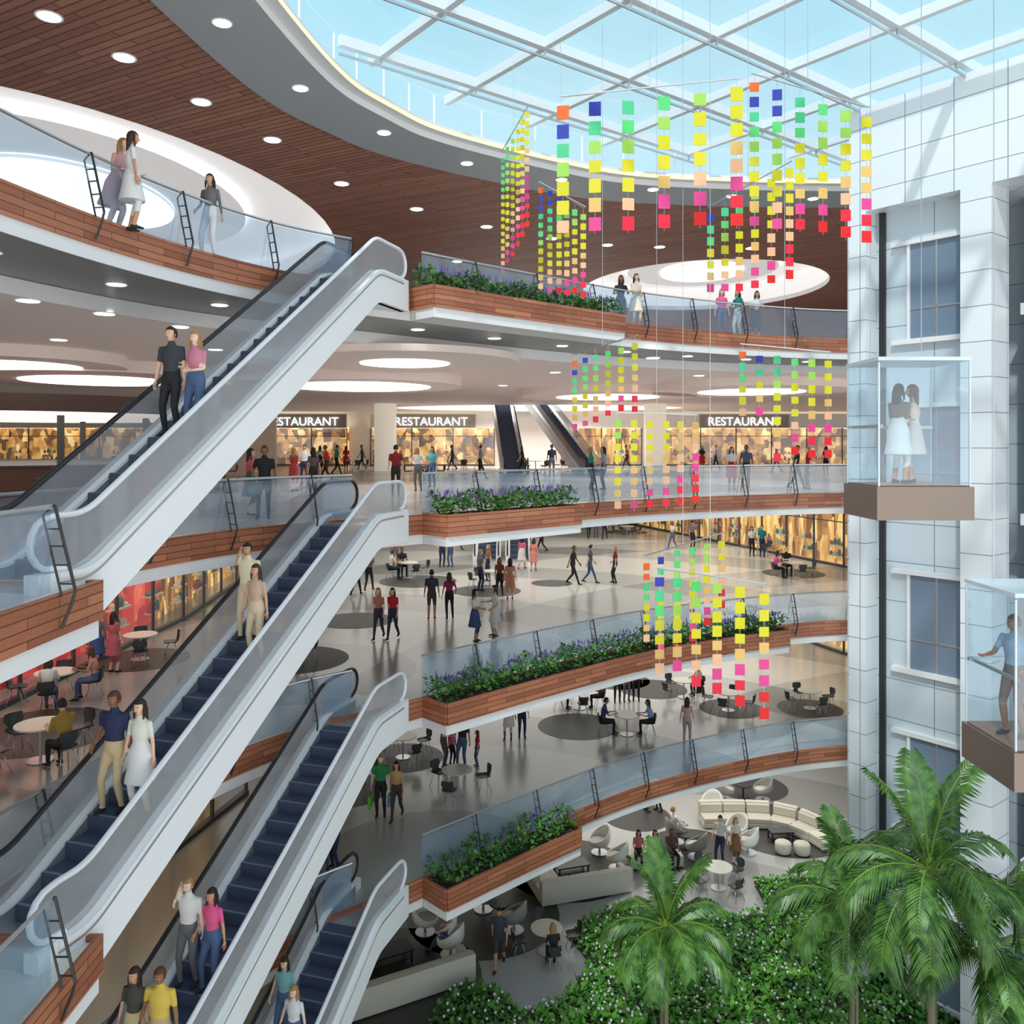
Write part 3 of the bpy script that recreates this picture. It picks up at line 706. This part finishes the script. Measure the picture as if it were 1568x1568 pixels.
def stable(px,py):
    x,y=on1(px,py); b=MB(); b.disc((0,0,.5),.36,.36,.04,0,32); b.tube([(0,0,.02),(0,0,.5)],.04,10,0); b.disc((0,0,0),.24,.24,.02,0,24); b.obj('round_side_table',[BLACK],False,(x,y,.006))
for p in ((765,1407),(1138,1220),(1050,1298)): stable(*p)

# ---------------------------------------------------------------- garden
GP=[(600,1670),(690,1530),(740,1512),(800,1556),(865,1540),(905,1480),(870,1432),(950,1392),(1060,1414),(1180,1404),(1155,1354),(1300,1344),(1568,1346),(1700,1700)]
gp=[at(p[0],p[1],0) for p in GP]
b=MB(); b.poly([gp],0.0,.12,1,1,1)
xs=[p[0] for p in gp]; ys=[p[1] for p in gp]; cnt=0
while cnt<30000:
    x=random.uniform(min(xs),max(xs)); y=random.uniform(min(ys),max(ys))
    if not inside(x,y,gp): continue
    cnt+=1
    h=.08+random.random()**.6*(.22+.13*math.sin(x*2.1+y)+.09*math.sin(y*3.3-x))
    leaf(b,(x,y,h),random.uniform(.10,.22),0 if (math.sin(x*.9)+math.sin(y*.8+x*.4))>-.5 else 3)
    if cnt%20==0: b.sph((x,y,h+.10),.04,2,5,3)
b.obj('garden_bed',[LEAF2,SOIL,PINKW,LEAF])
def palm(x,y,H,L,seed,lean=0,nf=13):
    rnd=random.Random(seed); root=empty('palm_tree',(x,y,.1))
    b=MB(); top=Vector((lean,0,H))
    path=[(lean*(t**1.5),0,H*t) for t in [i/10 for i in range(11)]]
    b.tube(path,[.13-.05*(i/10) for i in range(11)],12); b.obj('trunk',[TRUNK],True,parent=root)
    b=MB(); b.tube([top-Vector((0,0,.1)),top+Vector((0,0,.3)),top+Vector((0,0,.8))],[.10,.095,.03],12,0)
    for k in range(nf):
        az=2*math.pi*k/nf*1.0+rnd.uniform(-.2,.2); el=rnd.uniform(.35,.85) if k%2 else rnd.uniform(-.1,.3)
        dr_=2.1
        if k in(0,4,8): el=rnd.uniform(1.25,1.5); dr_=.8
        Lf=L*rnd.uniform(.85,1.05); h=Vector((math.cos(az),math.sin(az),0)); p=top+Vector((0,0,.45)); sp=[]; e=el; n=26
        for i in range(n+1):
            sp.append(p.copy()); p=p+(h*math.cos(e)+Vector((0,0,math.sin(e))))*(Lf/n); e-=dr_/n*(.4+1.2*i/n)
        b.tube(sp,[.028*(1-.85*i/n) for i in range(n+1)],5,0)
        sd=h.cross(Vector((0,0,1))).normalized()
        NL=36
        for i in range(4,NL):
            f=i/NL; q=sp[int(f*n)].lerp(sp[min(n,int(f*n)+1)],f*n-int(f*n)); t=(sp[min(n,int(f*n)+1)]-sp[int(f*n)]).normalized()
            ll=Lf*.30*(math.sin(math.pi*(f*.80+.14)))**.7
            for sg in(-1,1):
                dr=(sd*sg*.75+t*.75+Vector((0,0,-.12+rnd.uniform(-.1,.1)))).normalized()
                w=t*.042; m1=q+dr*ll*.5; e1=q+dr*ll+Vector((0,0,-ll*.35))
                b.add([q-w*.5,q+w*.5,m1+w,m1-w,e1],[(0,1,2,3),(3,2,4)],1)
    b.obj('fronds',[SHAFT,PALML],parent=root)
palm(3.6,20.2,3.35,2.15,3,.05,14)
palm(8.75,17.6,6.0,2.6,5,-.1,17)
palm(8.05,20.0,4.0,2.4,9,0,15)
palm(9.9,18.0,4.0,2.4,14,.1,15)

# ---------------------------------------------------------------- people
def ik(a,t,l1,l2,hint):
    a=Vector(a);t=Vector(t); d=t-a; L=min(d.length,(l1+l2)*.999); u_=d.normalized(); t2=a+u_*L
    x=(l1*l1-l2*l2+L*L)/(2*L); h=math.sqrt(max(0,l1*l1-x*x)); hv=Vector(hint); hv=hv-u_*hv.dot(u_); hv.normalize()
    return a+u_*x+hv*h,t2
POSES={
 'stand':dict(pz=.93,feet=[(.10,.02,.07),(-.11,-.02,.07)],hands=[(.27,.06,.80),(-.27,.03,.80)]),
 'relax':dict(pz=.92,feet=[(.14,.08,.07),(-.09,-.03,.07)],hands=[(.25,.12,.98),(-.28,.02,.80)]),
 'walk':dict(pz=.90,feet=[(.07,.30,.07),(-.08,-.30,.12)],hands=[(.24,-.16,.84),(-.25,.24,.90)],lean=.04),
 'talk':dict(pz=.93,feet=[(.11,.04,.07),(-.11,-.04,.07)],hands=[(.20,.34,1.15),(-.24,.14,1.0)]),
 'hold':dict(pz=.93,feet=[(.11,.02,.07),(-.10,.03,.07)],hands=[(.07,.24,1.12),(-.08,.25,1.08)]),
 'rail':dict(pz=.91,feet=[(.11,-.1,.07),(-.10,-.05,.07)],hands=[(.2,.36,1.1),(-.2,.36,1.1)],lean=.12),
 'point':dict(pz=.93,feet=[(.13,.04,.07),(-.13,-.04,.07)],hands=[(.52,.32,1.48),(-.27,.08,.95)]),
 'face':dict(pz=.93,feet=[(.12,.04,.07),(-.11,-.04,.07)],hands=[(.1,.2,1.5),(-.28,.03,.82)]),
 'sit':dict(pz=.53,feet=[(.11,.42,.07),(-.10,.38,.07)],hands=[(.14,.36,.68),(-.15,.34,.68)],sit=1,lean=.03),
 'sittable':dict(pz=.53,feet=[(.11,.38,.07),(-.10,.44,.07)],hands=[(.14,.44,.80),(-.13,.42,.80)],sit=1,lean=.1),
 'lounge':dict(pz=.54,feet=[(.12,.55,.07),(-.10,.62,.07)],hands=[(.2,.3,.70),(-.16,.32,.68)],sit=1,lean=-.10),
}
BC={}
def body(pose,fem,skirt,hair):
    key=(pose,fem,skirt,hair)
    if key in BC: return BC[key]
    p=POSES[pose]; pz=p['pz']; lean=p.get('lean',0); seated=p.get('sit',0)
    sh=.155 if fem else .185; b=MB(); segs=[]
    c=lambda h:Vector((0,lean*h/.56,pz+h))
    hipr=.172 if fem else .16; wst=.118 if fem else .14; ch=.148 if fem else .168
    rings=[(-.09,.13,.10),(-.02,hipr,.12),(.08,hipr*.93,.112),(.19,wst,.092),(.32,ch,.112 if not fem else .12),(.42,ch*1.03,.105),(.49,sh*.86,.075),(.53,.075,.06),(.58,.052,.052)]
    b.tube([c(r[0]) for r in rings],[(r[1],r[2]) for r in rings],16,0,side=(1,0,0))
    for r0,r1 in zip(rings[:-1],rings[1:]):
        lab=2 if r1[0]<=.12 else (1 if r1[0]<.55 else 0)
        segs.append((c(r0[0]),c(r1[0]),(r0[1]+r0[2])/2,(r1[1]+r1[2])/2,lab))
    hc=c(.70)+Vector((0,lean*.05+.02,0)); b.tube([c(.54),hc+Vector((0,-.01,-.05))],[.052,.048],10); segs.append((c(.56),hc,.05,.05,0))
    hands=[]
    for i,sg in enumerate((1,-1)):
        s_=c(.475)+Vector((sg*sh,0,0)); w=Vector(p['hands'][i])
        el,w=ik(s_,w,.28,.25,(sg*.35,-1,-.25)); k=1 if not fem else .86
        b.tube([c(.46)+Vector((sg*sh*.55,0,0)),s_,s_.lerp(el,.5),el,el.lerp(w,.3),w],[.06*k,.057*k,.047*k,.038*k,.038*k,.025*k],10)
        segs+= [(c(.46)+Vector((sg*sh*.55,0,0)),s_,.06,.057,1),(s_,s_.lerp(el,.75),.057*k,.042*k,1),(s_.lerp(el,.75),w,.042*k,.026*k,6)]
        hands.append((w,(w-el).normalized(),sg))
        hp=Vector((sg*.085,lean*0,pz-.03)); ft=Vector(p['feet'][i]); 
        kn,ft=ik(hp,ft,.43,.42,(sg*.08,1,.15 if not seated else 1.0)); 
        b.tube([hp+Vector((0,0,.02)),hp.lerp(kn,.35),kn,kn.lerp(ft,.3),ft+Vector((0,0,0))],[.088,.082,.057,.056,.038],12)
        segs+= [(hp,kn,.09,.057,2),(kn,ft+Vector((0,0,.03)),.057,.04,5)]
        fd=Vector((sg*.12,1,0)).normalized(); zt=Vector((0,0,-.035)); pitch=-.0 if ft.z<.09 else -.03
        b.tube([ft-fd*.06+zt,ft-fd*.02+Vector((0,0,-.02)),ft+fd*.09+Vector((0,0,-.035+pitch*.5)),ft+fd*.17+Vector((0,0,-.045+pitch))],[(.034,.03),(.04,.045),(.043,.03),(.03,.02)],10,side=(1,0,0))
        segs.append((ft-fd*.06+zt,ft+fd*.17+Vector((0,0,-.045+pitch)),.042,.03,3))
    if skirt and not seated:
        rr=[(.14,wst+.02,.11),(0,hipr+.03,.15),(-.2,.2,.18),(-.42,.24,.23)]
        b.tube([Vector((0,lean*h/.56,pz+h)) for h,_,_ in rr],[(q,w_) for _,q,w_ in rr],18,0,side=(1,0,0))
        for q0,q1 in zip(rr[:-1],rr[1:]): segs.append((Vector((0,0,pz+q0[0])),Vector((0,0,pz+q1[0])),(q0[1]+q0[2])/2+.02,(q1[1]+q1[2])/2+.02,2))
    me=b.mesh('tmp',[]); o=place(me,'tmp'); r=o.modifiers.new('r','REMESH'); r.mode='VOXEL'; r.voxel_size=.019
    dg=bpy.context.evaluated_depsgraph_get(); ev=bpy.data.meshes.new_from_object(o.evaluated_get(dg))
    bpy.data.objects.remove(o)
    bm=bmesh.new(); bm.from_mesh(ev)
    for _ in range(2): bmesh.ops.smooth_vert(bm,verts=bm.verts,factor=.5,use_axis_x=True,use_axis_y=True,use_axis_z=True)
    R=MB(); R.v=[tuple(v.co) for v in bm.verts]
    for f in bm.faces:
        q=f.calc_center_median(); best=9;lab=0
        for a,e,ra,rb,l in segs:
            d=e-a; t=max(0,min(1,(q-a).dot(d)/max(1e-9,d.length_squared))); ds=(q-(a+d*t)).length-(ra*(1-t)+rb*t)
            if ds<best: best=ds;lab=l
        R.f.append([v.index for v in f.verts]); R.m.append(lab); R.uv.append(((0,0),)*len(f.verts))
    bm.free(); bpy.data.meshes.remove(ev)
    for w,d,sg in hands:
        s=Vector((0,1,0)); s=(s-d*s.dot(d)); s=s.normalized() if s.length>.2 else Vector((1,0,0))
        pn=d.cross(s).normalized()*(1 if sg>0 else -1)
        if pn.dot(Vector((-sg,0,0)))<0: pn=-pn
        R.tube([w-d*.015,w+d*.03,w+d*.085],[(.026,.018),(.038,.015),(.036,.012)],8,0,side=s)
        for k,(o_,ln) in enumerate(((.03,.07),(.01,.08),(-.01,.075),(-.028,.058))):
            q=w+d*.075+s*o_; q1=q+d*ln*.5+pn*.006; q2=q1+d*ln*.38+pn*.022
            R.tube([q,q1,q2],[.0095,.0085,.006],5,0)
        q=w+d*.025+s*.032; q1=q+s*.022+d*.025+pn*.006; R.tube([q,q1,q1+d*.03+pn*.012],[.011,.010,.007],5,0)
    nu,nv=18,14; vs=[];fs=[]
    for j in range(nv+1):
        ph=math.pi*j/nv
        for i in range(nu):
            th=2*math.pi*i/nu; x=.077*math.sin(ph)*math.cos(th); y=.095*math.sin(ph)*math.sin(th); z=-.118*math.cos(ph)
            if z<0: x*=1+.9*z/.36; y=y*(1+.5*z/.3)+( -z*.12 if y>0 else 0)
            vs.append(hc+Vector((x,y,z)))
    for j in range(nv):
        for i in range(nu): i2=(i+1)%nu; fs.append((j*nu+i,j*nu+i2,(j+1)*nu+i2,(j+1)*nu+i))
    R.add(vs,fs,0)
    H=lambda x,y,z:hc+Vector((x,y,z))
    R.tube([H(0,.088,.015),H(0,.105,-.02),H(0,.114,-.03),H(0,.09,-.04)],[.007,.011,.014,.008],6,0)
    for sg in(-1,1):
        R.sph(H(sg*.03,.084,.005),(.013,.007,.008),9,8,5); R.sph(H(sg*.03,.090,.005),(.006,.004,.006),7,6,4)
        R.tube([H(sg*.016,.091,.024),H(sg*.044,.082,.025)],.0035,4,4); R.sph(H(sg*.078,0,-.01),(.01,.018,.03),0,6,5)
    R.tube([H(-.022,.088,-.06),H(0,.096,-.06),H(.022,.088,-.06)],[.004,.007,.004],6,8)
    vs=[];fs=[]
    for j in range(nv+1):
        ph=math.pi*j/nv
        for i in range(nu):
            th=2*math.pi*i/nu; vs.append(hc+Vector((.088*math.sin(ph)*math.cos(th),-.008+.108*math.sin(ph)*math.sin(th),.008-.124*math.cos(ph))))
    for j in range(nv):
        for i in range(nu):
            i2=(i+1)%nu; q=(j*nu+i,j*nu+i2,(j+1)*nu+i2,(j+1)*nu+i); cc=sum((vs[k] for k in q),Vector())/4-hc
            if cc.z>.055 or (cc.y<.015 and cc.z>(-.075 if hair else -.04)): fs.append(q)
    R.add(vs,fs,4)
    if hair:
        R.tube([H(0,-.03,.05),H(0,-.06,-.03),H(0,-.075,-.14),H(0,-.085,-.24),H(0,-.08,-.30)],[(.07,.05),(.092,.055),(.09,.04),(.085,.03),(.05,.012)],12,4,side=(1,0,0))
        for sg in(-1,1): R.tube([H(sg*.07,.0,.04),H(sg*.085,.01,-.06),H(sg*.085,.02,-.17)],[.02,.022,.012],6,4)
    BC[key]=R; return R
SK=[(232,190,160),(214,165,130),(240,205,180),(150,104,74),(205,150,115)]
HR=[(40,28,22),(28,20,18),(88,56,34),(170,130,80),(60,40,30)]
EYEW=mat('eye_white',(.8,.8,.8),.3); EYED=mat('eye_dark',(.03,.02,.02),.3); LIPS=mat('lips',s2l(180,90,90),.5)
PN=[0]
def person(x,y,z,pose,head,g,top,bot,kind='pants',hairc=None,skin=None,scale=None,sleeve=0,bag=None,shoe=(40,36,34)):
    """head: heading in degrees, 0 faces away (+Y), 180 faces -Y, 90 faces -X"""
    PN[0]+=1; i=PN[0]; fem=g in('w','g'); skirt=kind in('skirt','dress')
    R=body(pose,fem,skirt,fem)
    sk=colmat('skin',SK[i*7%5] if skin is None else skin,.55); tp=colmat('cloth',top); bt=colmat('cloth',bot); hr=colmat('hair',HR[i*3%5] if hairc is None else hairc,.6)
    if kind=='dress': bt=tp
    shin=bt if kind=='pants' else sk
    nm={'w':'woman','m':'man','b':'boy','g':'girl'}[g]
    if pose in('sit','sittable','lounge'): nm='seated_'+nm
    elif pose=='walk': nm='walking_'+nm
    me=R.mesh(nm,[sk,tp,bt,colmat('shoe',shoe),hr,shin,tp if sleeve else sk,EYED,LIPS,EYEW],True)
    s=scale or (1.0 if g=='m' else .95)
    if g in'bg': s=.68 if scale is None else scale
    s*=1.03
    o=place(me,nm,(x,y,z),math.radians(head),scale=s)
    if bag:
        b=MB(); b.box((0,0,0),(.09,.30,.34),0,0); b.tube([(0,-.08,.17),(0,-.06,.3),(0,.06,.3),(0,.08,.17)],.008,5,1)
        w=Vector(POSES[pose]['hands'][0]); b.obj('shopping_bag',[colmat('bag',bag),DARK],False,(w.x+.02,w.y+.02,w.z-.36),0,o)
    return o
def pf(px,py,z,*a,**k):
    x,y=at(px,py,z); return person(x,y,z+.005,*a,**k)
def pd(px,d,z,*a,**k):
    return person((px-784)*d/F,d,z+.005,*a,**k)
W_=(228,228,226);BK=(34,34,38);NV=(38,48,84);JN=(74,96,134);RD=(190,28,44);PK=(226,90,140);GR=(110,110,114);BG=(206,184,144);TL=(20,130,120);BR=(110,76,54);LB=(150,180,214);GN=(40,140,80);MG=(160,30,90)
# level 5
pd(176,15.0,L5,'rail',-100,'w',(225,170,170),(225,170,170),'dress'); pd(202,14.7,L5,'stand',-60,'w',W_,W_,'dress',hairc=(60,40,30)); pd(322,17.0,L5,'relax',170,'w',GR,(225,225,230),hairc=(25,20,20),sleeve=1)
pd(950,27.3,L5,'rail',180,'w',BK,BK,'skirt'); pd(974,27.0,L5,'hold',200,'w',(240,225,200),(240,225,200),'dress'); pd(1105,29.6,L5,'stand',180,'w',PK,JN); pd(1130,29.8,L5,'talk',120,'w',TL,W_); pd(1157,30.1,L5,'rail',180,'w',W_,BK,'skirt')
# level 4
pf(405,795,L4,'relax',190,'m',BK,BK); pf(383,790,L4,'talk',-80,'w',(200,90,110),(70,90,70),'skirt')
for a in [(450,33,'hold',-20,'w',(170,60,60),BK,'dress'),(480,30,'stand',30,'w',(90,80,90),BK,'pants'),(466,38,'stand',180,'m',W_,NV,'pants'),(500,42,'walk',90,'m',RD,BK,'pants'),(606,30.5,'stand',10,'m',(130,30,36),BK,'pants'),(640,33,'rail',20,'w',W_,GR,'pants'),(662,36,'stand',160,'w',(80,170,170),JN,'pants'),(335,34,'stand',90,'m',(30,140,140),NV,'pants'),
          (555,62,'walk',90,'m',BK,BK,'pants'),(530,58,'stand',0,'w',RD,BK,'dress'),(905,34,'talk',-90,'w',(40,140,120),BK,'pants'),(925,34,'stand',90,'w',LB,JN,'pants'),(1120,34,'stand',180,'w',W_,RD,'skirt'),(1143,35,'relax',150,'m',(90,100,130),BK,'pants'),(1219,34.5,'walk',-90,'m',BK,BK,'pants'),(1238,34,'stand',90,'w',RD,GR,'pants'),(1190,55,'walk',90,'w',PK,JN,'pants'),(800,50,'walk',90,'w',BK,BK,'pants'),(845,48,'stand',0,'m',NV,GR,'pants'),(735,45,'walk',-90,'m',GR,BK,'pants'),
          (575,64,'stand',180,'w',PK,JN,'pants'),(515,50,'walk',-90,'m',TL,BK,'pants'),(490,55,'stand',0,'w',W_,BK,'skirt'),(693,60,'walk',90,'m',NV,BK,'pants'),(1075,58,'stand',180,'w',BK,RD,'skirt'),(1095,60,'walk',-90,'m',LB,NV,'pants'),(1265,50,'stand',0,'w',MG,BK,'pants'),(310,30,'stand',40,'w',(120,110,100),BK,'pants'),(960,62,'walk',90,'m',BR,BK,'pants')]:
    pd(a[0],a[1],L4,*a[2:])
# level 3
for a in [(602,978,'walk',165,'w',RD,NV),(580,978,'walk',170,'w',(190,120,110),(60,60,80)),(661,948,'stand',0,'m',(60,60,80),(70,66,70),'shorts'),(688,948,'relax',10,'w',MG,BK),(877,895,'walk',-110,'m',BK,BK),(903,893,'walk',-90,'m',(80,80,90),JN),(942,893,'relax',90,'w',(120,40,60),BK),
          (545,912,'walk',-20,'w',BK,BK),(565,905,'walk',-10,'m',GR,BK),(606,870,'stand',180,'m',RD,GR),(677,868,'relax',-160,'m',(170,150,130),NV),(690,868,'stand',150,'w',BG,JN),(727,983,'hold',-100,'w',W_,(60,80,130),'skirt'),(758,975,'talk',100,'w',W_,W_,'dress'),(765,915,'walk',170,'w',(120,60,50),BK),(781,918,'stand',0,'w',(200,140,110),(200,140,110),'dress'),(735,905,'stand',-60,'m',GR,NV),(799,872,'walk',-20,'w',PK,W_,'skirt'),(817,875,'walk',-10,'w',(220,140,130),(220,140,130),'dress'),
          (901,825,'walk',180,'m',BK,BK),(913,823,'stand',160,'w',BR,JN),(926,826,'walk',160,'m',W_,BK),(1151,852,'stand',180,'w',W_,BK),(1167,853,'stand',180,'m',TL,NV),(148,1028,'stand',10,'w',GR,(60,90,150),'skirt'),(174,1030,'stand',-20,'w',(190,100,110),(190,100,110),'dress'),
          (748,890,'stand',120,'w',(150,120,100),NV),(830,845,'walk',90,'m',NV,BK),(700,842,'walk',-90,'w',RD,BK),(1030,840,'walk',120,'w',W_,JN),(1060,842,'stand',-60,'m',GR,BK)]:
    pf(a[0],a[1],L3,*a[2:])
# level 2
for a in [(945,1076,'stand',180,'w',(150,130,90),BK),(959,1074,'stand',190,'m',W_,GR),(974,1073,'stand',170,'m',(100,50,50),BK),(779,1132,'relax',170,'w',(200,80,80),W_,'skirt'),(799,1130,'stand',190,'w',(60,50,50),NV),(679,1175,'hold',-100,'w',(120,110,90),(90,80,80)),(708,1176,'relax',160,'m',BK,JN),(731,1174,'stand',100,'g',RD,JN),(692,1172,'stand',-40,'b',PK,BK),(1052,1140,'stand',-20,'w',(210,170,170),(190,170,170)),
          (460,1340,'stand',150,'m',W_,W_),(478,1335,'relax',-160,'m',(220,190,60),BK),(495,1332,'stand',180,'w',(70,60,60),JN),(514,1330,'talk',120,'w',(180,170,120),NV),(430,1345,'stand',150,'w',LB,W_)]:
    pf(a[0],a[1],L2,*a[2:])
pf(583,1250,L2,'stand',180,'m',GN,BK,bag=(110,200,60)); pf(608,1253,L2,'walk',170,'w',(200,160,110),(70,60,60),bag=(120,170,200))
# level 1
for a in [(989,1242,'talk',-90,'m',BK,BK),(1011,1242,'relax',100,'m',W_,BK),(1103,1323,'relax',150,'m',W_,NV),(1126,1322,'stand',-160,'w',(230,225,215),BR,'skirt'),(765,1480,'walk',170,'m',(60,70,90),(60,60,60),'shorts')]:
    pf(a[0],a[1],L1,*a[2:])
used=set()
def seat(px,py,z,g,top,bot,kind='pants',pose='sittable'):
    x,y=at(px,py,z); best=None
    for i,c in enumerate(CHAIRS):
        if i in used or abs(c[2]-z)>.2: continue
        d=math.dist((x,y),c[:2])
        if best is None or d<best[0]: best=(d,i,c)
    _,i,c=best; used.add(i); fx=-math.sin(c[3]); fy=math.cos(c[3])
    person(c[0]-fx*.06,c[1]-fy*.06,c[2],pose,math.degrees(c[3]),g,top,bot,kind)
for a in [(55,1085,L3,'w',W_,JN),(110,1075,L3,'w',(210,150,130),JN),(60,1170,L3,'m',(180,140,60),BK),(410,1030,L3,'m',BK,BK),(452,1020,L3,'w',(200,150,130),W_),(600,885,L3,'m',W_,BK),(632,880,L3,'m',BK,BK),(1200,885,L3,'w',PK,BK),(1222,882,L3,'m',BK,BK),(520,885,L3,'w',GR,BK),
          (872,1085,L2,'m',(110,40,40),BK),(908,1090,L2,'w',RD,BK),(955,1125,L2,'m',(70,70,130),BK),(862,1470,L1,'w',BK,BK),(1085,1065,L2,'w',BG,BK),(970,1125,L2,'w',LB,BK)]: seat(*a)
def egs(px,py,deg,g,top,bot,pose='lounge'):
    x,y=on1(px,py); person(x,y,.0,pose,deg,g,top,bot)
egs(740,1393,math.degrees(-1.4),'m',(205,205,210),GR); egs(690,1462,math.degrees(1.2),'m',(215,215,215),JN); egs(1035,1290,math.degrees(-1.3),'m',W_,GR)
x,y=on1(1003,1325); b=MB(); b.box((0,0,.22),(2.0,.6,.40)); bev(b.obj('lounge_bench',[CREAM],False,(x,y,.006),.1),.05,3)
for k,(dx,g,t) in enumerate(((-.6,'w',(190,110,110)),(0,'w',W_),(.6,'m',(90,70,60)))): person(x+dx,y+.05,.0,'sit',175+k*8,g,t,BK)
for E,px,w,pose,hd,g,t,bo,kd in [(E54,272,-.22,'stand',165,'m',(60,64,70),BK,'pants'),(E54,303,.25,'hold',165,'w',(200,130,150),JN,'pants'),
    (E43,376,-.22,'face',175,'m',(235,225,190),(220,205,170),'pants'),(E43,392,.25,'stand',160,'w',(200,170,150),(215,195,165),'pants'),(E43,170,-.22,'relax',170,'m',NV,BG,'pants'),(E43,203,.25,'stand',165,'w',(225,225,210),W_,'skirt'),
    (E32,283,-.22,'face',170,'m',W_,GR,'pants'),(E32,316,.25,'relax',160,'w',PK,JN,'pants'),(E32,205,-.22,'stand',170,'w',(70,70,60),BG,'pants'),(E32,240,.25,'relax',175,'m',(220,190,80),(190,170,130),'pants'),
    (E21,432,-.22,'relax',170,'w',(130,180,180),JN,'pants'),(E21,456,.25,'relax',165,'w',W_,JN,'pants')]:
    x,y,z=esc_spot(E,px,w); person(x,y,z,pose,hd,g,t,bo,kd)
person(CABA[0]-.18,CABA[1]-.1,CABA[2]+.02,'hold',-60,'w',(120,100,90),W_,'skirt'); person(CABA[0]+.17,CABA[1]+.1,CABA[2]+.02,'hold',60,'w',(235,205,185),(225,215,210),'skirt',hairc=(110,70,45))
person(CABB[0]-.36,CABB[1]-.05,CABB[2]+.02,'talk',110,'m',(150,172,196),(120,100,90),'shorts')

# ---------------------------------------------------------------- light
def area(name,x,y,z,sx,sy,e,col=(1,.96,.9)):
    l=bpy.data.lights.new(name,'AREA'); l.shape='RECTANGLE'; l.size=sx; l.size_y=sy; l.energy=e; l.color=col
    o=bpy.data.objects.new(name,l); COL.objects.link(o); o.location=(x,y,z)
for z in (L2,L3,L4):
    area('added_fill_light',2,46,z-.68,24,22,1900); area('added_fill_light',-14,26,z-.68,10,20,650)  # unseen fill lamps added under each slab to brighten the deep floors
area('added_fill_light',8,33.5,L2-.7,12,3,260)  # one more unseen fill, added for the ground floor below the balcony edge
area('added_fill_light',2,65,22.5,12,6,2600)  # fill lamp added in the upper void to brighten the far escalator opening
sun=bpy.data.lights.new('sun','SUN'); sun.energy=2.2; sun.angle=.04; sun.color=(1,.97,.92)
o=bpy.data.objects.new('sun',sun); COL.objects.link(o); o.rotation_euler=(math.radians(38),math.radians(-16),0)
w=bpy.data.worlds.new('sky'); sc.world=w; w.use_nodes=True; nt=w.node_tree; bg=nt.nodes['Background']
tc=nt.nodes.new('ShaderNodeTexCoord'); sx=nt.nodes.new('ShaderNodeSeparateXYZ'); rp=nt.nodes.new('ShaderNodeValToRGB'); nt.links.new(tc.outputs['Generated'],sx.inputs[0])
no=nt.nodes.new('ShaderNodeTexNoise'); no.inputs['Scale'].default_value=5; no.inputs['Detail'].default_value=5; nt.links.new(tc.outputs['Generated'],no.inputs[0])
ma=nt.nodes.new('ShaderNodeMath'); ma.operation='MULTIPLY_ADD'; ma.inputs[1].default_value=-.25; nt.links.new(no.outputs[0],ma.inputs[0])
mb=nt.nodes.new('ShaderNodeMath'); mb.operation='ADD'; mb.inputs[1].default_value=.12; nt.links.new(sx.outputs[2],mb.inputs[0]); nt.links.new(mb.outputs[0],ma.inputs[2])
nt.links.new(ma.outputs[0],rp.inputs[0]); nt.links.new(rp.outputs[0],bg.inputs[0])
e=rp.color_ramp.elements; e[0].position=.0; e[0].color=(.92,.91,.90,1); e[1].position=1; e[1].color=(.75,.82,.9,1)
for ps,c in((.10,(.60,.62,.63)),(.18,(.42,.47,.49)),(.30,(.32,.45,.50)),(.5,(.25,.43,.51)),(.62,(.45,.56,.66))): q=e.new(ps); q.color=(*c,1)
bg.inputs[1].default_value=1.95
# ---------------------------------------------------------------- camera
cam=bpy.data.cameras.new('camera'); cam.sensor_width=36; cam.lens=36*F/1568; cam.shift_y=-(784-HZ)/1568; cam.clip_end=300; cam.clip_start=.1
o=bpy.data.objects.new('camera',cam); COL.objects.link(o); o.location=(0,0,EYE); o.rotation_euler=(math.pi/2,0,0); sc.camera=o
sc.view_settings.view_transform='Standard'
print('faces',sum(len(o.data.polygons) for o in bpy.data.objects if o.type=='MESH'))
